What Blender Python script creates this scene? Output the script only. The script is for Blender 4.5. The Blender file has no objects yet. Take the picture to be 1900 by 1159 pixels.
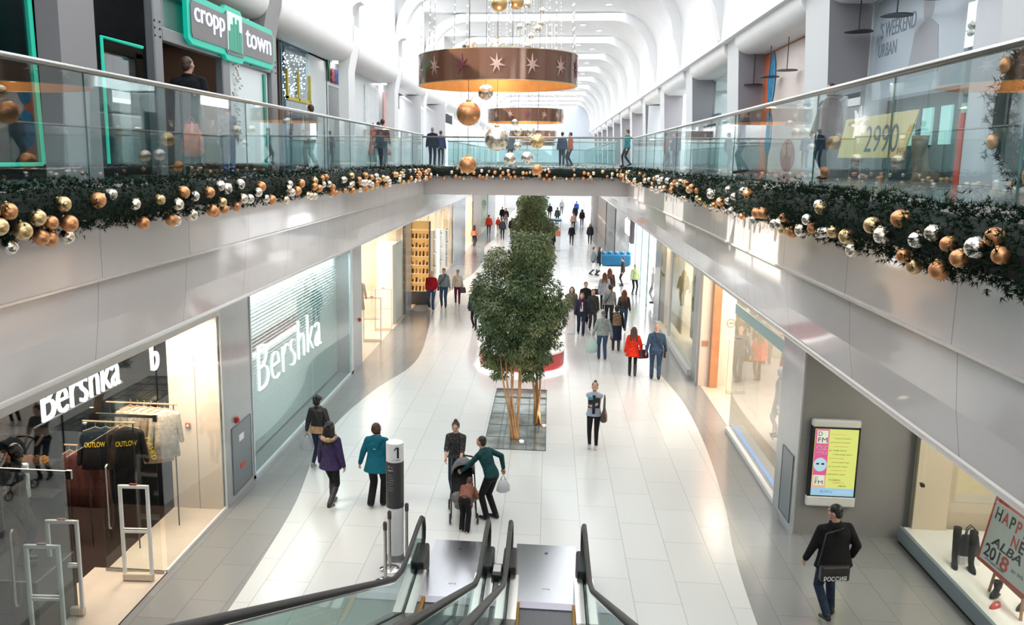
import bpy, bmesh, math, random
from mathutils import Vector, Matrix, Euler
R = math.radians
PI = math.pi
C = bpy.context.scene.collection
SC = bpy.context.scene
rnd = random.Random(7)

# ------------------------------------------------------------------ camera, sky, sun, large lights, exposure
cd = bpy.data.cameras.new('camera'); cam = bpy.data.objects.new('camera', cd); C.objects.link(cam)
cd.sensor_width = 36.0; cd.lens = 36.0*1605/1900; cd.shift_x = (950-848)/1900; cd.clip_end = 400; cd.clip_start = .05
cam.matrix_world = Matrix(((0.9943838, -0.0262187, 0.1025353, 0), (0.1055409, 0.1735629, -0.9791512, 0),
                           (0.0078758, 0.9844737, 0.1753553, 6.8), (0, 0, 0, 1)))
SC.camera = cam
w = bpy.data.worlds.new('sky'); SC.world = w; w.use_nodes = True
w.node_tree.nodes['Background'].inputs[0].default_value = (.93, .97, 1, 1)
w.node_tree.nodes['Background'].inputs[1].default_value = 4.5
def lamp(name, kind, loc, rot, energy, color=(1, 1, 1), size=1, sy=None, **k):
    d = bpy.data.lights.new(name, kind); o = bpy.data.objects.new(name, d); C.objects.link(o)
    o.location = loc; o.rotation_euler = rot; d.energy = energy; d.color = color
    if kind == 'AREA':
        d.size = size
        if sy: d.shape = 'RECTANGLE'; d.size_y = sy
    for a, b in k.items(): setattr(d, a, b)
    return o
sunv = Vector((.80, .34, -.545))
sun = lamp('sun', 'SUN', (0, 0, 30), sunv.to_track_quat('-Z', 'Y').to_euler(), 5.5, (1, .96, .88)); sun.data.angle = R(.6)
lamp('ceiling_fill', 'AREA', (-.7, 56, 14.02), (0, 0, 0), 6200, (.95, .98, 1), 8.5, 136)  # added fill light below the solid ceiling, which has no glazing
SC.view_settings.view_transform = 'Standard'; SC.view_settings.look = 'None'; SC.view_settings.gamma = 1
SC.view_settings.use_curve_mapping = False; SC.view_settings.exposure = 0.38
cy = SC.cycles
cy.max_bounces = 7; cy.diffuse_bounces = 3; cy.glossy_bounces = 3; cy.transmission_bounces = 4; cy.transparent_max_bounces = 24
cy.caustics_reflective = False; cy.caustics_refractive = False; cy.use_denoising = True
cy.use_adaptive_sampling = True; cy.adaptive_threshold = .02; cy.sample_clamp_indirect = 4

# ------------------------------------------------------------------ materials
MATS = {}
def mat(name, col=(.8, .8, .8), rough=.5, metal=0., emit=None, es=1., noise=0., nscale=8., spec=.5, bump=0., bscale=60., coat=0., alpha=None):
    if name in MATS: return MATS[name]
    m = bpy.data.materials.new(name); m.use_nodes = True; nt = m.node_tree; b = nt.nodes['Principled BSDF']
    b.inputs['Base Color'].default_value = (*col, 1); b.inputs['Roughness'].default_value = rough
    b.inputs['Metallic'].default_value = metal; b.inputs['Specular IOR Level'].default_value = spec
    b.inputs['Coat Weight'].default_value = coat; b.inputs['Coat Roughness'].default_value = .08
    if emit: b.inputs['Emission Color'].default_value = (*emit, 1); b.inputs['Emission Strength'].default_value = es
    if noise or bump:
        tc = nt.nodes.new('ShaderNodeTexCoord')
    if noise:
        n = nt.nodes.new('ShaderNodeTexNoise'); n.inputs['Scale'].default_value = nscale; n.inputs['Detail'].default_value = 5
        r = nt.nodes.new('ShaderNodeValToRGB'); nt.links.new(tc.outputs['Object'], n.inputs['Vector'])
        nt.links.new(n.outputs['Fac'], r.inputs['Fac'])
        r.color_ramp.elements[0].position = .3; r.color_ramp.elements[1].position = .7
        r.color_ramp.elements[0].color = (*[max(0, c*(1-noise)) for c in col], 1)
        r.color_ramp.elements[1].color = (*[min(1, c*(1+noise)) for c in col], 1)
        nt.links.new(r.outputs[0], b.inputs['Base Color'])
    if bump:
        n2 = nt.nodes.new('ShaderNodeTexNoise'); n2.inputs['Scale'].default_value = bscale; n2.inputs['Detail'].default_value = 4
        bp = nt.nodes.new('ShaderNodeBump'); bp.inputs['Strength'].default_value = bump; bp.inputs['Distance'].default_value = .02
        nt.links.new(tc.outputs['Object'], n2.inputs['Vector']); nt.links.new(n2.outputs['Fac'], bp.inputs['Height'])
        nt.links.new(bp.outputs[0], b.inputs['Normal'])
    MATS[name] = m; return m
def cloth(name, col, noise=.25, rough=.85):
    return mat('fabric_'+name, col, rough, noise=noise, nscale=14, bump=.5, bscale=35, spec=.25)
def glass(name, tint=(.9, .97, .96), refl=.12, edge=.75, rough=0., haze=0.):
    if name in MATS: return MATS[name]
    m = bpy.data.materials.new(name); m.use_nodes = True; nt = m.node_tree; nt.nodes.clear()
    o = nt.nodes.new('ShaderNodeOutputMaterial'); t = nt.nodes.new('ShaderNodeBsdfTransparent'); g = nt.nodes.new('ShaderNodeBsdfGlossy')
    t.inputs[0].default_value = (*tint, 1); g.inputs['Roughness'].default_value = rough
    mix = nt.nodes.new('ShaderNodeMixShader'); f = nt.nodes.new('ShaderNodeLayerWeight'); f.inputs[0].default_value = .35
    mr = nt.nodes.new('ShaderNodeMapRange'); mr.inputs['To Min'].default_value = refl; mr.inputs['To Max'].default_value = edge
    nt.links.new(f.outputs['Facing'], mr.inputs['Value']); nt.links.new(mr.outputs[0], mix.inputs[0])
    nt.links.new(t.outputs[0], mix.inputs[1]); nt.links.new(g.outputs[0], mix.inputs[2]); last = mix
    if haze:
        d = nt.nodes.new('ShaderNodeBsdfDiffuse'); d.inputs[0].default_value = (.8, .85, .85, 1)
        m2 = nt.nodes.new('ShaderNodeMixShader'); m2.inputs[0].default_value = haze
        nt.links.new(mix.outputs[0], m2.inputs[1]); nt.links.new(d.outputs[0], m2.inputs[2]); last = m2
    nt.links.new(last.outputs[0], o.inputs[0]); MATS[name] = m; return m
def tiles(name, c1, c2, mortar, rough, spec=.5, bw=1.5, bh=.74, msize=.006, offset=.5, noise=.03, frq=2):
    m = bpy.data.materials.new(name); m.use_nodes = True; nt = m.node_tree; b = nt.nodes['Principled BSDF']
    tc = nt.nodes.new('ShaderNodeTexCoord'); mp = nt.nodes.new('ShaderNodeMapping'); mp.inputs['Rotation'].default_value = (0, 0, R(90))
    br = nt.nodes.new('ShaderNodeTexBrick'); br.inputs['Scale'].default_value = 1; br.inputs['Brick Width'].default_value = bw
    br.inputs['Row Height'].default_value = bh; br.inputs['Mortar Size'].default_value = msize; br.inputs['Mortar Smooth'].default_value = .2
    br.offset = offset; br.offset_frequency = frq
    br.inputs['Color1'].default_value = (*c1, 1); br.inputs['Color2'].default_value = (*c2, 1); br.inputs['Mortar'].default_value = (*mortar, 1)
    nt.links.new(tc.outputs['Object'], mp.inputs['Vector']); nt.links.new(mp.outputs[0], br.inputs['Vector'])
    nt.links.new(br.outputs['Color'], b.inputs['Base Color']); b.inputs['Roughness'].default_value = rough; b.inputs['Specular IOR Level'].default_value = spec
    n = nt.nodes.new('ShaderNodeTexNoise'); n.inputs['Scale'].default_value = 1.3; mr = nt.nodes.new('ShaderNodeMapRange')
    mr.inputs['To Min'].default_value = rough*.7; mr.inputs['To Max'].default_value = rough*1.4
    nt.links.new(tc.outputs['Object'], n.inputs['Vector']); nt.links.new(n.outputs['Fac'], mr.inputs['Value']); nt.links.new(mr.outputs[0], b.inputs['Roughness'])
    MATS[name] = m; return m
def stripes(name, c1, c2, scale, axis=2, rough=.4, thr=.5, emit=0., extra=None):
    """bands at right angles to an axis: c2 where fract(coord*scale) > thr"""
    if name in MATS: return MATS[name]
    m = bpy.data.materials.new(name); m.use_nodes = True; nt = m.node_tree; b = nt.nodes['Principled BSDF']
    tc = nt.nodes.new('ShaderNodeTexCoord'); sp = nt.nodes.new('ShaderNodeSeparateXYZ'); nt.links.new(tc.outputs['Object'], sp.inputs[0])
    a = nt.nodes.new('ShaderNodeMath'); a.operation = 'MULTIPLY'; a.inputs[1].default_value = scale; nt.links.new(sp.outputs[axis], a.inputs[0])
    fr = nt.nodes.new('ShaderNodeMath'); fr.operation = 'FRACT'; nt.links.new(a.outputs[0], fr.inputs[0])
    gt = nt.nodes.new('ShaderNodeMath'); gt.operation = 'GREATER_THAN'; gt.inputs[1].default_value = thr; nt.links.new(fr.outputs[0], gt.inputs[0])
    mx = nt.nodes.new('ShaderNodeMix'); mx.data_type = 'RGBA'; mx.inputs['A'].default_value = (*c1, 1); mx.inputs['B'].default_value = (*c2, 1)
    nt.links.new(gt.outputs[0], mx.inputs['Factor']); nt.links.new(mx.outputs['Result'], b.inputs['Base Color']); b.inputs['Roughness'].default_value = rough
    if emit: nt.links.new(mx.outputs['Result'], b.inputs['Emission Color']); b.inputs['Emission Strength'].default_value = emit
    if extra: extra(nt, b)
    MATS[name] = m; return m

# ------------------------------------------------------------------ geometry helpers
def basis(d):
    d = Vector(d).normalized(); a = Vector((0, 0, 1)) if abs(d.z) < .9 else Vector((1, 0, 0))
    u = d.cross(a).normalized(); return u, d.cross(u).normalized()
class MB:
    def __init__(s): s.v = []; s.f = []; s.m = []
    def add(s, vs, fs, mi=0):
        n = len(s.v); s.v += [tuple(p) for p in vs]; s.f += [tuple(i+n for i in f) for f in fs]; s.m += [mi]*len(fs); return s
    def box(s, x0, y0, z0, x1, y1, z1, mi=0, mx=None):
        vs = [Vector((x, y, z)) for x in (x0, x1) for y in (y0, y1) for z in (z0, z1)]
        if mx is not None: vs = [mx @ p for p in vs]
        return s.add(vs, [(0, 1, 3, 2), (4, 6, 7, 5), (0, 4, 5, 1), (2, 3, 7, 6), (0, 2, 6, 4), (1, 5, 7, 3)], mi)
    def rbox(s, x0, y0, z0, x1, y1, z1, r=.02, mi=0, mx=None):
        """box with all edges chamfered by r"""
        bm = bmesh.new(); bmesh.ops.create_cube(bm, size=1)
        for v in bm.verts: v.co = Vector(((x0+x1)/2+v.co.x*(x1-x0), (y0+y1)/2+v.co.y*(y1-y0), (z0+z1)/2+v.co.z*(z1-z0)))
        bmesh.ops.bevel(bm, geom=bm.edges[:], offset=min(r, abs(x1-x0)*.45, abs(y1-y0)*.45, abs(z1-z0)*.45), segments=2, affect='EDGES', profile=.5)
        vs = [(mx @ v.co if mx is not None else v.co.copy()) for v in bm.verts]; bm.verts.index_update()
        s.add(vs, [[v.index for v in f.verts] for f in bm.faces], mi); bm.free(); return s
    def tube(s, pts, r, n=10, mi=0, cap=True, sq=1.):
        pts = [Vector(p) for p in pts]; rs = r if isinstance(r, (list, tuple)) else [r]*len(pts)
        vs = []; u = None
        for i, p in enumerate(pts):
            d = (pts[min(i+1, len(pts)-1)]-pts[max(i-1, 0)])
            if d.length < 1e-9: d = Vector((0, 0, 1))
            d.normalize()
            if u is None: u, w_ = basis(d)
            else:
                u = (u-d*u.dot(d)).normalized(); w_ = d.cross(u)
            for k in range(n):
                a = 2*PI*k/n; vs.append(p+(u*math.cos(a)+w_*math.sin(a)*sq)*rs[i])
        fs = [(i*n+k, i*n+(k+1) % n, (i+1)*n+(k+1) % n, (i+1)*n+k) for i in range(len(pts)-1) for k in range(n)]
        if cap: fs += [tuple(range(n))[::-1], tuple((len(pts)-1)*n+k for k in range(n))]
        return s.add(vs, fs, mi)
    def cap(s, a, b, ra, rb, n=12, k=4):
        """capsule with round ends"""
        a = Vector(a); b = Vector(b); d = b-a
        if d.length < 1e-6: d = Vector((0, 0, 1e-4))
        dn = d.normalized(); pts = []; rs = []
        for i in range(k+1):
            t = PI/2*(i/k); pts.append(a-dn*ra*math.cos(t)); rs.append(max(ra*math.sin(t), ra*.02))
        for i in range(k+1):
            t = PI/2*(i/k); pts.append(b+dn*rb*math.sin(t)); rs.append(max(rb*math.cos(t), rb*.02))
        vs = []; u, w_ = basis(dn)
        for p, r_ in zip(pts, rs):
            for j in range(n):
                q = 2*PI*j/n; vs.append(p+(u*math.cos(q)+w_*math.sin(q))*r_)
        L = len(pts); fs = [(i*n+j, i*n+(j+1) % n, (i+1)*n+(j+1) % n, (i+1)*n+j) for i in range(L-1) for j in range(n)]
        fs += [tuple(range(n))[::-1], tuple((L-1)*n+j for j in range(n))]
        # orient outward
        return s.add(vs, [f if True else f for f in fs])
    def ell(s, c, r, n=14, m=9, mi=0, rot=None):
        c = Vector(c); vs = [Vector((0, 0, -r[2]))]
        for i in range(1, m):
            t = -PI/2+PI*i/m
            for k in range(n): a = 2*PI*k/n; vs.append(Vector((r[0]*math.cos(t)*math.cos(a), r[1]*math.cos(t)*math.sin(a), r[2]*math.sin(t))))
        vs.append(Vector((0, 0, r[2])))
        if rot is not None: vs = [rot @ p for p in vs]
        fs = [(0, 1+(k+1) % n, 1+k) for k in range(n)]
        fs += [(1+i*n+k, 1+i*n+(k+1) % n, 1+(i+1)*n+(k+1) % n, 1+(i+1)*n+k) for i in range(m-2) for k in range(n)]
        t0 = 1+(m-2)*n; fs += [(t0+k, t0+(k+1) % n, len(vs)-1) for k in range(n)]
        return s.add([p+c for p in vs], fs, mi)
    def loft(s, secs, n=20, mi=0, fn=None, pw=2.):
        """sections (x, y, z, rx, ry), closed ends; horizontal rings"""
        vs = []
        for (x, y, z, rx, ry) in secs:
            for k in range(n):
                a = 2*PI*k/n; ca, sa = math.cos(a), math.sin(a)
                ca = math.copysign(abs(ca)**(2/pw), ca); sa = math.copysign(abs(sa)**(2/pw), sa)
                vs.append(Vector((x+rx*ca, y+ry*sa, z)))
        if fn: vs = [fn(p) for p in vs]
        L = len(secs); fs = [(i*n+k, i*n+(k+1) % n, (i+1)*n+(k+1) % n, (i+1)*n+k) for i in range(L-1) for k in range(n)]
        fs += [tuple(range(n))[::-1], tuple((L-1)*n+k for k in range(n))]
        return s.add(vs, fs, mi)
    def lathe(s, prof, c=(0, 0, 0), n=24, mi=0):
        return s.loft([(c[0], c[1], c[2]+z, max(r_, 1e-4), max(r_, 1e-4)) for r_, z in prof], n, mi)
    def prism(s, poly, a, b, axis='Y', mi=0, caps=True):
        """polygon in the plane across axis, swept from a to b. Y: (x,z); X: (y,z); Z: (x,y)"""
        mk = {'Y': lambda p, t: (p[0], t, p[1]), 'X': lambda p, t: (t, p[0], p[1]), 'Z': lambda p, t: (p[0], p[1], t)}[axis]
        n = len(poly); vs = [mk(p, a) for p in poly]+[mk(p, b) for p in poly]
        fs = [(i, (i+1) % n, n+(i+1) % n, n+i) for i in range(n)]
        if caps: fs += [tuple(range(n))[::-1], tuple(range(n, 2*n))]
        return s.add(vs, fs, mi)
    def mesh(s, name, mats, smooth=False, off=None, fixn=True):
        me = bpy.data.meshes.new(name); vs = s.v
        if off is not None: vs = [(x-off[0], y-off[1], z-off[2]) for x, y, z in vs]
        me.from_pydata(vs, [], s.f)
        for m in (mats if isinstance(mats, (list, tuple)) else [mats]): me.materials.append(m)
        if any(s.m): me.polygons.foreach_set('material_index', s.m)
        if fixn:
            bm = bmesh.new(); bm.from_mesh(me); bmesh.ops.recalc_face_normals(bm, faces=bm.faces[:]); bm.to_mesh(me); bm.free()
        if smooth: me.polygons.foreach_set('use_smooth', [True]*len(me.polygons))
        me.update(); return me
    def obj(s, name, mats, parent=None, smooth=False, world=False, fixn=True):
        off = parent.location if (world and parent is not None) else None
        me = s.mesh(name, mats, smooth is True, off, fixn)
        o = bpy.data.objects.new(name, me); C.objects.link(o)
        if parent is not None: o.parent = parent
        if smooth == 'auto':
            me.polygons.foreach_set('use_smooth', [True]*len(me.polygons)); me.set_sharp_from_angle(angle=R(40))
        return o
def tag(o, label=None, cat=None, group=None, kind=None):
    if label: o['label'] = label
    if cat: o['category'] = cat
    if group: o['group'] = group
    if kind: o['kind'] = kind
    return o
def thing(name, label, cat, loc=(0, 0, 0), rz=0, group=None):
    o = bpy.data.objects.new(name, None); C.objects.link(o); o.location = loc; o.rotation_euler = (0, 0, rz)
    o.empty_display_size = .1
    return tag(o, label, cat, group)
def struct(name, mb, mats, parent=None, smooth=False):
    o = mb.obj(name, mats, parent, smooth)
    if parent is None: o['kind'] = 'structure'
    return o
def dup(o, loc=None, rz=None, label=None, parent=None):
    c = o.copy(); C.objects.link(c)
    if parent is not None: c.parent = parent
    if loc is not None: c.location = loc
    if rz is not None: c.rotation_euler = (0, 0, rz)
    if label: c['label'] = label
    for ch in [q for q in C.objects if q.parent == o]: dup(ch, parent=c)
    return c
def text(name, body, size, mx, m, parent=None, ext=.01, width=None, height=None, align='LEFT', bevel=0., world=False, bold=0., shear=0.):
    """lettering in the local XY plane of mx, optionally fitted to width and height"""
    cu = bpy.data.curves.new(name, 'FONT'); cu.body = body; cu.size = size; cu.extrude = ext; cu.offset = bold; cu.shear = shear; cu.resolution_u = 4
    t = bpy.data.objects.new(name, cu); C.objects.link(t); bpy.context.view_layer.update()
    me = bpy.data.meshes.new_from_object(t.evaluated_get(bpy.context.evaluated_depsgraph_get()))
    bpy.data.objects.remove(t); bpy.data.curves.remove(cu)
    xs = [v.co.x for v in me.vertices]; ys = [v.co.y for v in me.vertices]
    if not xs: return None
    x0, x1, y0, y1 = min(xs), max(xs), min(ys), max(ys)
    sx = width/(x1-x0) if width else 1; sy = height/(y1-y0) if height else (sx if width else 1)
    if height and not width: sx = sy
    ox = x0 if align == 'LEFT' else (x0+x1)/2
    for v in me.vertices: v.co = Vector(((v.co.x-ox)*sx, (v.co.y-(y0 if height else 0))*sy, v.co.z))
    me.transform(mx)
    if world and parent is not None: me.transform(Matrix.Translation(-Vector(parent.location)))
    me.materials.clear(); me.materials.append(m); me.update()
    o = bpy.data.objects.new(name, me); C.objects.link(o)
    if parent is not None: o.parent = parent
    return o
def plane_mx(origin, xdir, ydir):
    x = Vector(xdir).normalized(); y = Vector(ydir).normalized(); z = x.cross(y)
    return Matrix(((x.x, y.x, z.x, origin[0]), (x.y, y.y, z.y, origin[1]), (x.z, y.z, z.z, origin[2]), (0, 0, 0, 1)))
def remesh(mb, name, mats, vox=.015, it=3, parent=None, pick=None):
    me = mb.mesh('tmp', [], False, None, True); o = bpy.data.objects.new('tmp', me); C.objects.link(o)
    md = o.modifiers.new('r', 'REMESH'); md.mode = 'VOXEL'; md.voxel_size = vox; md.use_smooth_shade = True
    if it:
        sm = o.modifiers.new('s', 'SMOOTH'); sm.factor = .5; sm.iterations = it
    bpy.context.view_layer.update()
    m2 = bpy.data.meshes.new_from_object(o.evaluated_get(bpy.context.evaluated_depsgraph_get()))
    bpy.data.objects.remove(o); bpy.data.meshes.remove(me)
    m2.name = name; m2.materials.clear()
    for m in (mats if isinstance(mats, (list, tuple)) else [mats]): m2.materials.append(m)
    if pick:
        for p in m2.polygons: p.material_index = pick(p.center)
    m2.polygons.foreach_set('use_smooth', [True]*len(m2.polygons))
    r = bpy.data.objects.new(name, m2); C.objects.link(r)
    if parent is not None: r.parent = parent
    return r
# ------------------------------------------------------------------ the building
FZ = 6.45                    # upper floor
LX, RX = -5.05, 3.1          # balcony fascias
YE = 122.                    # far end
M_white = mat('white_plaster', (.91, .915, .925), .45, noise=.02, nscale=1)
M_grey = mat('grey_wall_paint', (.30, .29, .285), .55, noise=.04, nscale=2)
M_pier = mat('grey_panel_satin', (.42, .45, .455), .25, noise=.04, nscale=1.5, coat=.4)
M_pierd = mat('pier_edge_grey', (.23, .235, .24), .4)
M_steel = mat('brushed_steel', (.46, .45, .43), .28, 1., noise=.08, nscale=30)
M_chrome = mat('chrome', (.8, .8, .8), .08, 1.)
M_black = mat('black_rubber', (.015, .016, .018), .45)
M_dark = mat('dark_shop_wall', (.010, .011, .014), .8, noise=.3, nscale=2, spec=.1)
M_floor = tiles('white_porcelain_tile', (.74, .75, .74), (.70, .71, .70), (.46, .46, .45), .19, .4)
M_floorg = tiles('grey_porcelain_tile', (.30, .30, .295), (.275, .275, .275), (.19, .19, .19), .16, bw=1.2, bh=.6)
M_shopfloor = mat('beige_shop_floor', (.74, .63, .52), .25, noise=.04, nscale=3)
M_glass = glass('clear_shop_glass', (.95, .98, .98), .035, .2)
M_bglass = glass('balustrade_glass', (.88, .95, .945), .05, .36)
M_warm = mat('warm_cream_wall', (.86, .74, .62), .5, noise=.03, nscale=2)
M_emw = mat('white_light_panel', (1, 1, 1), .5, emit=(1, 1, 1), es=6)
M_lit = mat('lit_letters', (1, 1, 1), .5, emit=(.93, .96, 1), es=1.25)

def fascia_mat():
    m = bpy.data.materials.new('glossy_fascia_panel'); m.use_nodes = True; nt = m.node_tree; b = nt.nodes['Principled BSDF']
    b.inputs['Roughness'].default_value = .22; b.inputs['Coat Weight'].default_value = .6; b.inputs['Coat Roughness'].default_value = .06
    tc = nt.nodes.new('ShaderNodeTexCoord'); sp = nt.nodes.new('ShaderNodeSeparateXYZ'); nt.links.new(tc.outputs['Object'], sp.inputs[0])
    a = nt.nodes.new('ShaderNodeMath'); a.operation = 'MULTIPLY_ADD'; a.inputs[1].default_value = 1/2.45; a.inputs[2].default_value = .2; nt.links.new(sp.outputs[1], a.inputs[0])
    fr = nt.nodes.new('ShaderNodeMath'); fr.operation = 'FRACT'; nt.links.new(a.outputs[0], fr.inputs[0])
    lt = nt.nodes.new('ShaderNodeMath'); lt.operation = 'LESS_THAN'; lt.inputs[1].default_value = .005; nt.links.new(fr.outputs[0], lt.inputs[0])
    mx = nt.nodes.new('ShaderNodeMix'); mx.data_type = 'RGBA'; mx.inputs['A'].default_value = (.70, .66, .655, 1); mx.inputs['B'].default_value = (.33, .31, .31, 1)
    nt.links.new(lt.outputs[0], mx.inputs['Factor']); nt.links.new(mx.outputs['Result'], b.inputs['Base Color'])
    n = nt.nodes.new('ShaderNodeTexNoise'); n.inputs['Scale'].default_value = .9; n.inputs['Detail'].default_value = 2
    mp = nt.nodes.new('ShaderNodeMapping'); mp.inputs['Scale'].default_value = (1, 1, .35); nt.links.new(tc.outputs['Object'], mp.inputs[0]); nt.links.new(mp.outputs[0], n.inputs['Vector'])
    bp = nt.nodes.new('ShaderNodeBump'); bp.inputs['Strength'].default_value = .35; bp.inputs['Distance'].default_value = .06
    nt.links.new(n.outputs['Fac'], bp.inputs['Height']); nt.links.new(bp.outputs[0], b.inputs['Normal'])
    return m
M_fascia = fascia_mat()

# floor: grey side bands, white curved promenade
def smooth_curve(pts, n=8):
    out = []
    for i in range(len(pts)-1):
        p0 = pts[max(i-1, 0)]; p1 = pts[i]; p2 = pts[i+1]; p3 = pts[min(i+2, len(pts)-1)]
        for k in range(n):
            t = k/n
            out.append(tuple(.5*((2*p1[j])+(-p0[j]+p2[j])*t+(2*p0[j]-5*p1[j]+4*p2[j]-p3[j])*t*t+(-p0[j]+3*p1[j]-3*p2[j]+p3[j])*t**3) for j in (0, 1)))
    out.append(pts[-1]); return out
cl = smooth_curve([(-4.6, -9), (-4.6, 2), (-4.66, 9), (-4.69, 11.5), (-4.76, 13.9), (-4.9, 16.1), (-5.29, 19), (-5.34, 21.5), (-5.0, 24.7), (-4.45, 27.4), (-4.4, 30.1), (-4.8, 35), (-5.1, 40), (-4.9, 46), (-4.4, 52), (-4.4, 60), (-4.9, 68), (-4.4, 80), (-4.8, 100), (-4.6, YE)])
cr = smooth_curve([(3.0, -9), (3.1, 2), (3.15, 9), (3.25, 12.3), (3.41, 14.8), (3.65, 16.8), (3.91, 20.5), (3.96, 24.2), (3.74, 27.3), (3.5, 30.3), (3.4, 35), (3.7, 42), (3.9, 50), (3.4, 60), (3.8, 70), (3.4, 85), (3.6, 100), (3.5, YE)])
fl = MB(); nL = len(cl); k = min(len(cl), len(cr))
def yx(c, y):
    for i in range(len(c)-1):
        if c[i][1] <= y <= c[i+1][1]: t = (y-c[i][1])/max(c[i+1][1]-c[i][1], 1e-6); return c[i][0]+(c[i+1][0]-c[i][0])*t
    return c[-1][0]
ys = [-9+i*.5 for i in range(int((YE+9)/.5)+1)]
vs = []
for y in ys: vs += [(-6.13, y, 0), (yx(cl, y), y, 0), (yx(cr, y), y, 0), (4.65, y, 0)]
# hole for the escalator pit: X -2.0..0.72, y < 12.5 handled by splitting the middle strip
esc = (-2.02, .74, 12.5)
fg = MB()
for i in range(len(ys)-1):
    a, b = ys[i], ys[i+1]
    fg.add([(-15, a, 0), (yx(cl, a), a, 0), (yx(cl, b), b, 0), (-15, b, 0)], [(0, 1, 2, 3)])
    fg.add([(yx(cr, a), a, 0), (15, a, 0), (15, b, 0), (yx(cr, b), b, 0)], [(0, 1, 2, 3)])
    if b <= esc[2]:
        fl.add([(yx(cl, a), a, 0), (esc[0], a, 0), (esc[0], b, 0), (yx(cl, b), b, 0)], [(0, 1, 2, 3)])
        fl.add([(esc[1], a, 0), (yx(cr, a), a, 0), (yx(cr, b), b, 0), (esc[1], b, 0)], [(0, 1, 2, 3)])
    else:
        fl.add([(yx(cl, a), a, 0), (yx(cr, a), a, 0), (yx(cr, b), b, 0), (yx(cl, b), b, 0)], [(0, 1, 2, 3)])
struct('floor', fl, M_floor); struct('floor_grey', fg, M_floorg)

# balcony slabs with glossy fascias and slanted lower skirts
def slab(x, xw, s, name):
    e = x+s*.15; zb = 4.40 if s < 0 else 4.47
    m = MB().prism([(x, FZ+.02), (x, 5.42), (x+s*.05, 5.40), (x+s*.09, 4.9), (e, zb+.06), (e+s*.02, zb), (e+s*.12, zb), (e+s*.14, zb+.1), (xw, zb+.1), (xw, FZ), (x+s*.15, FZ), (x+s*.15, FZ+.02)], -9, YE)
    struct(name, m, M_fascia)
    struct('trim_1' if s < 0 else 'trim_2', MB().box(min(x, x-s*.03), -9, 5.40, max(x, x-s*.03), YE, 5.425).tube([(e, -9, zb+.02), (e, YE, zb+.02)], .035, 8), mat('pale_metal_trim', (.75, .72, .68), .2, .3))
slab(LX, -13, -1, 'wall_balcony_left'); slab(RX, 13, 1, 'wall_balcony_right')
struct('floor_upper_left', MB().box(-13, -9, FZ, LX-.12, YE, FZ+.015), M_floorg)
struct('floor_upper_right', MB().box(RX+.12, -9, FZ, 13, YE, FZ+.015), M_floorg)
M_bridge = mat('bridge_panel', (.55, .52, .52), .3, noise=.03, nscale=1, coat=.3)
for i, (a, b) in enumerate(((35., 44.), (84., 92.))):
    struct('wall_bridge' if i == 0 else 'wall_bridge_far', MB().box(LX, a, 5.36, RX, b, FZ), M_bridge)
    struct('floor_bridge' if i == 0 else 'floor_bridge_far', MB().box(LX-.1, a+.1, FZ, RX+.1, b-.1, FZ+.015), M_floorg)

# vault: ceiling, rounded corners, side walls, ribs
VL, VR, VZ = -6.6, 5.2, 14.1
def arc(cx, cz, r, a0, a1, n=8): return [(cx+r*math.cos(R(a0+(a1-a0)*i/n)), cz+r*math.sin(R(a0+(a1-a0)*i/n))) for i in range(n+1)]
t = .25
sec = [(VR, 10.4)]+arc(VR-2.2, VZ-2.2, 2.2, 0, 90)+[(VL, VZ)]
secb = [(VL, VZ+t), (VR+t, VZ+t), (VR+t, 10.4)]
struct('ceiling', MB().prism(sec+secb, -9, YE), M_white, smooth='auto')
# left clerestory wall: piers at every column, widened to shape the sun patches
BAY = 8.55; Y0 = 2.95; cols = [Y0+BAY*i for i in range(0, 14)]
cw = MB()
cw.box(VL-.25, -9, 10.4, VL, YE, 11.7); cw.box(VL-.25, -9, 11.7, VL, 2.9, VZ)  # upper near stretch closed to keep sun off the near right fascia
for y in [Y0-BAY]+cols: cw.box(VL-.25, y-.1, 11.7, VL, y+4.9, VZ)
struct('wall_left_upper', cw, M_white)
for i, y in enumerate(cols[:12]):
    g = MB()
    for q in range(1, 2): g.box(VL-.16, y+6.6, 11.7, VL-.08, y+6.66, VZ)
    g.box(VL-.16, y+4.9, 12.85, VL-.08, y+BAY-.1, 12.91)
    struct('window_%d' % (i+20), g, M_white)
rb = MB()
for y in cols:
    y0, y1 = y+.15, y+.75; d = .42
    outer = [(VR, 10.5)]+arc(VR-2.2, VZ-2.2, 2.2, 0, 90, 10)+arc(VL+2.2, VZ-2.2, 2.2, 90, 180, 10)+[(VL, 11.4)]
    inner = [(VR-.02, 10.5)]+[(VR-.22, 11.4)]+arc(VR-2.2-.1, VZ-2.2-.15, 2.2-.28, 0, 90, 10)+arc(VL+2.2+.1, VZ-2.2-.15, 2.2-.28, 90, 180, 10)+[(VL+.22, 11.7), (VL+.02, 11.4)]
    inner = inner[:-1]
    rb.prism(outer+inner[::-1], y0, y1)
struct('trim_3', rb, M_white, smooth='auto')
# end wall and back wall
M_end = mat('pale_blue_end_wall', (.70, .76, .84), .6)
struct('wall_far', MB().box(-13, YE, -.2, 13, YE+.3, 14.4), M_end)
struct('wall_behind', MB().box(-13, -9.3, -.2, 13, -9, 14.4), M_white)

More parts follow.
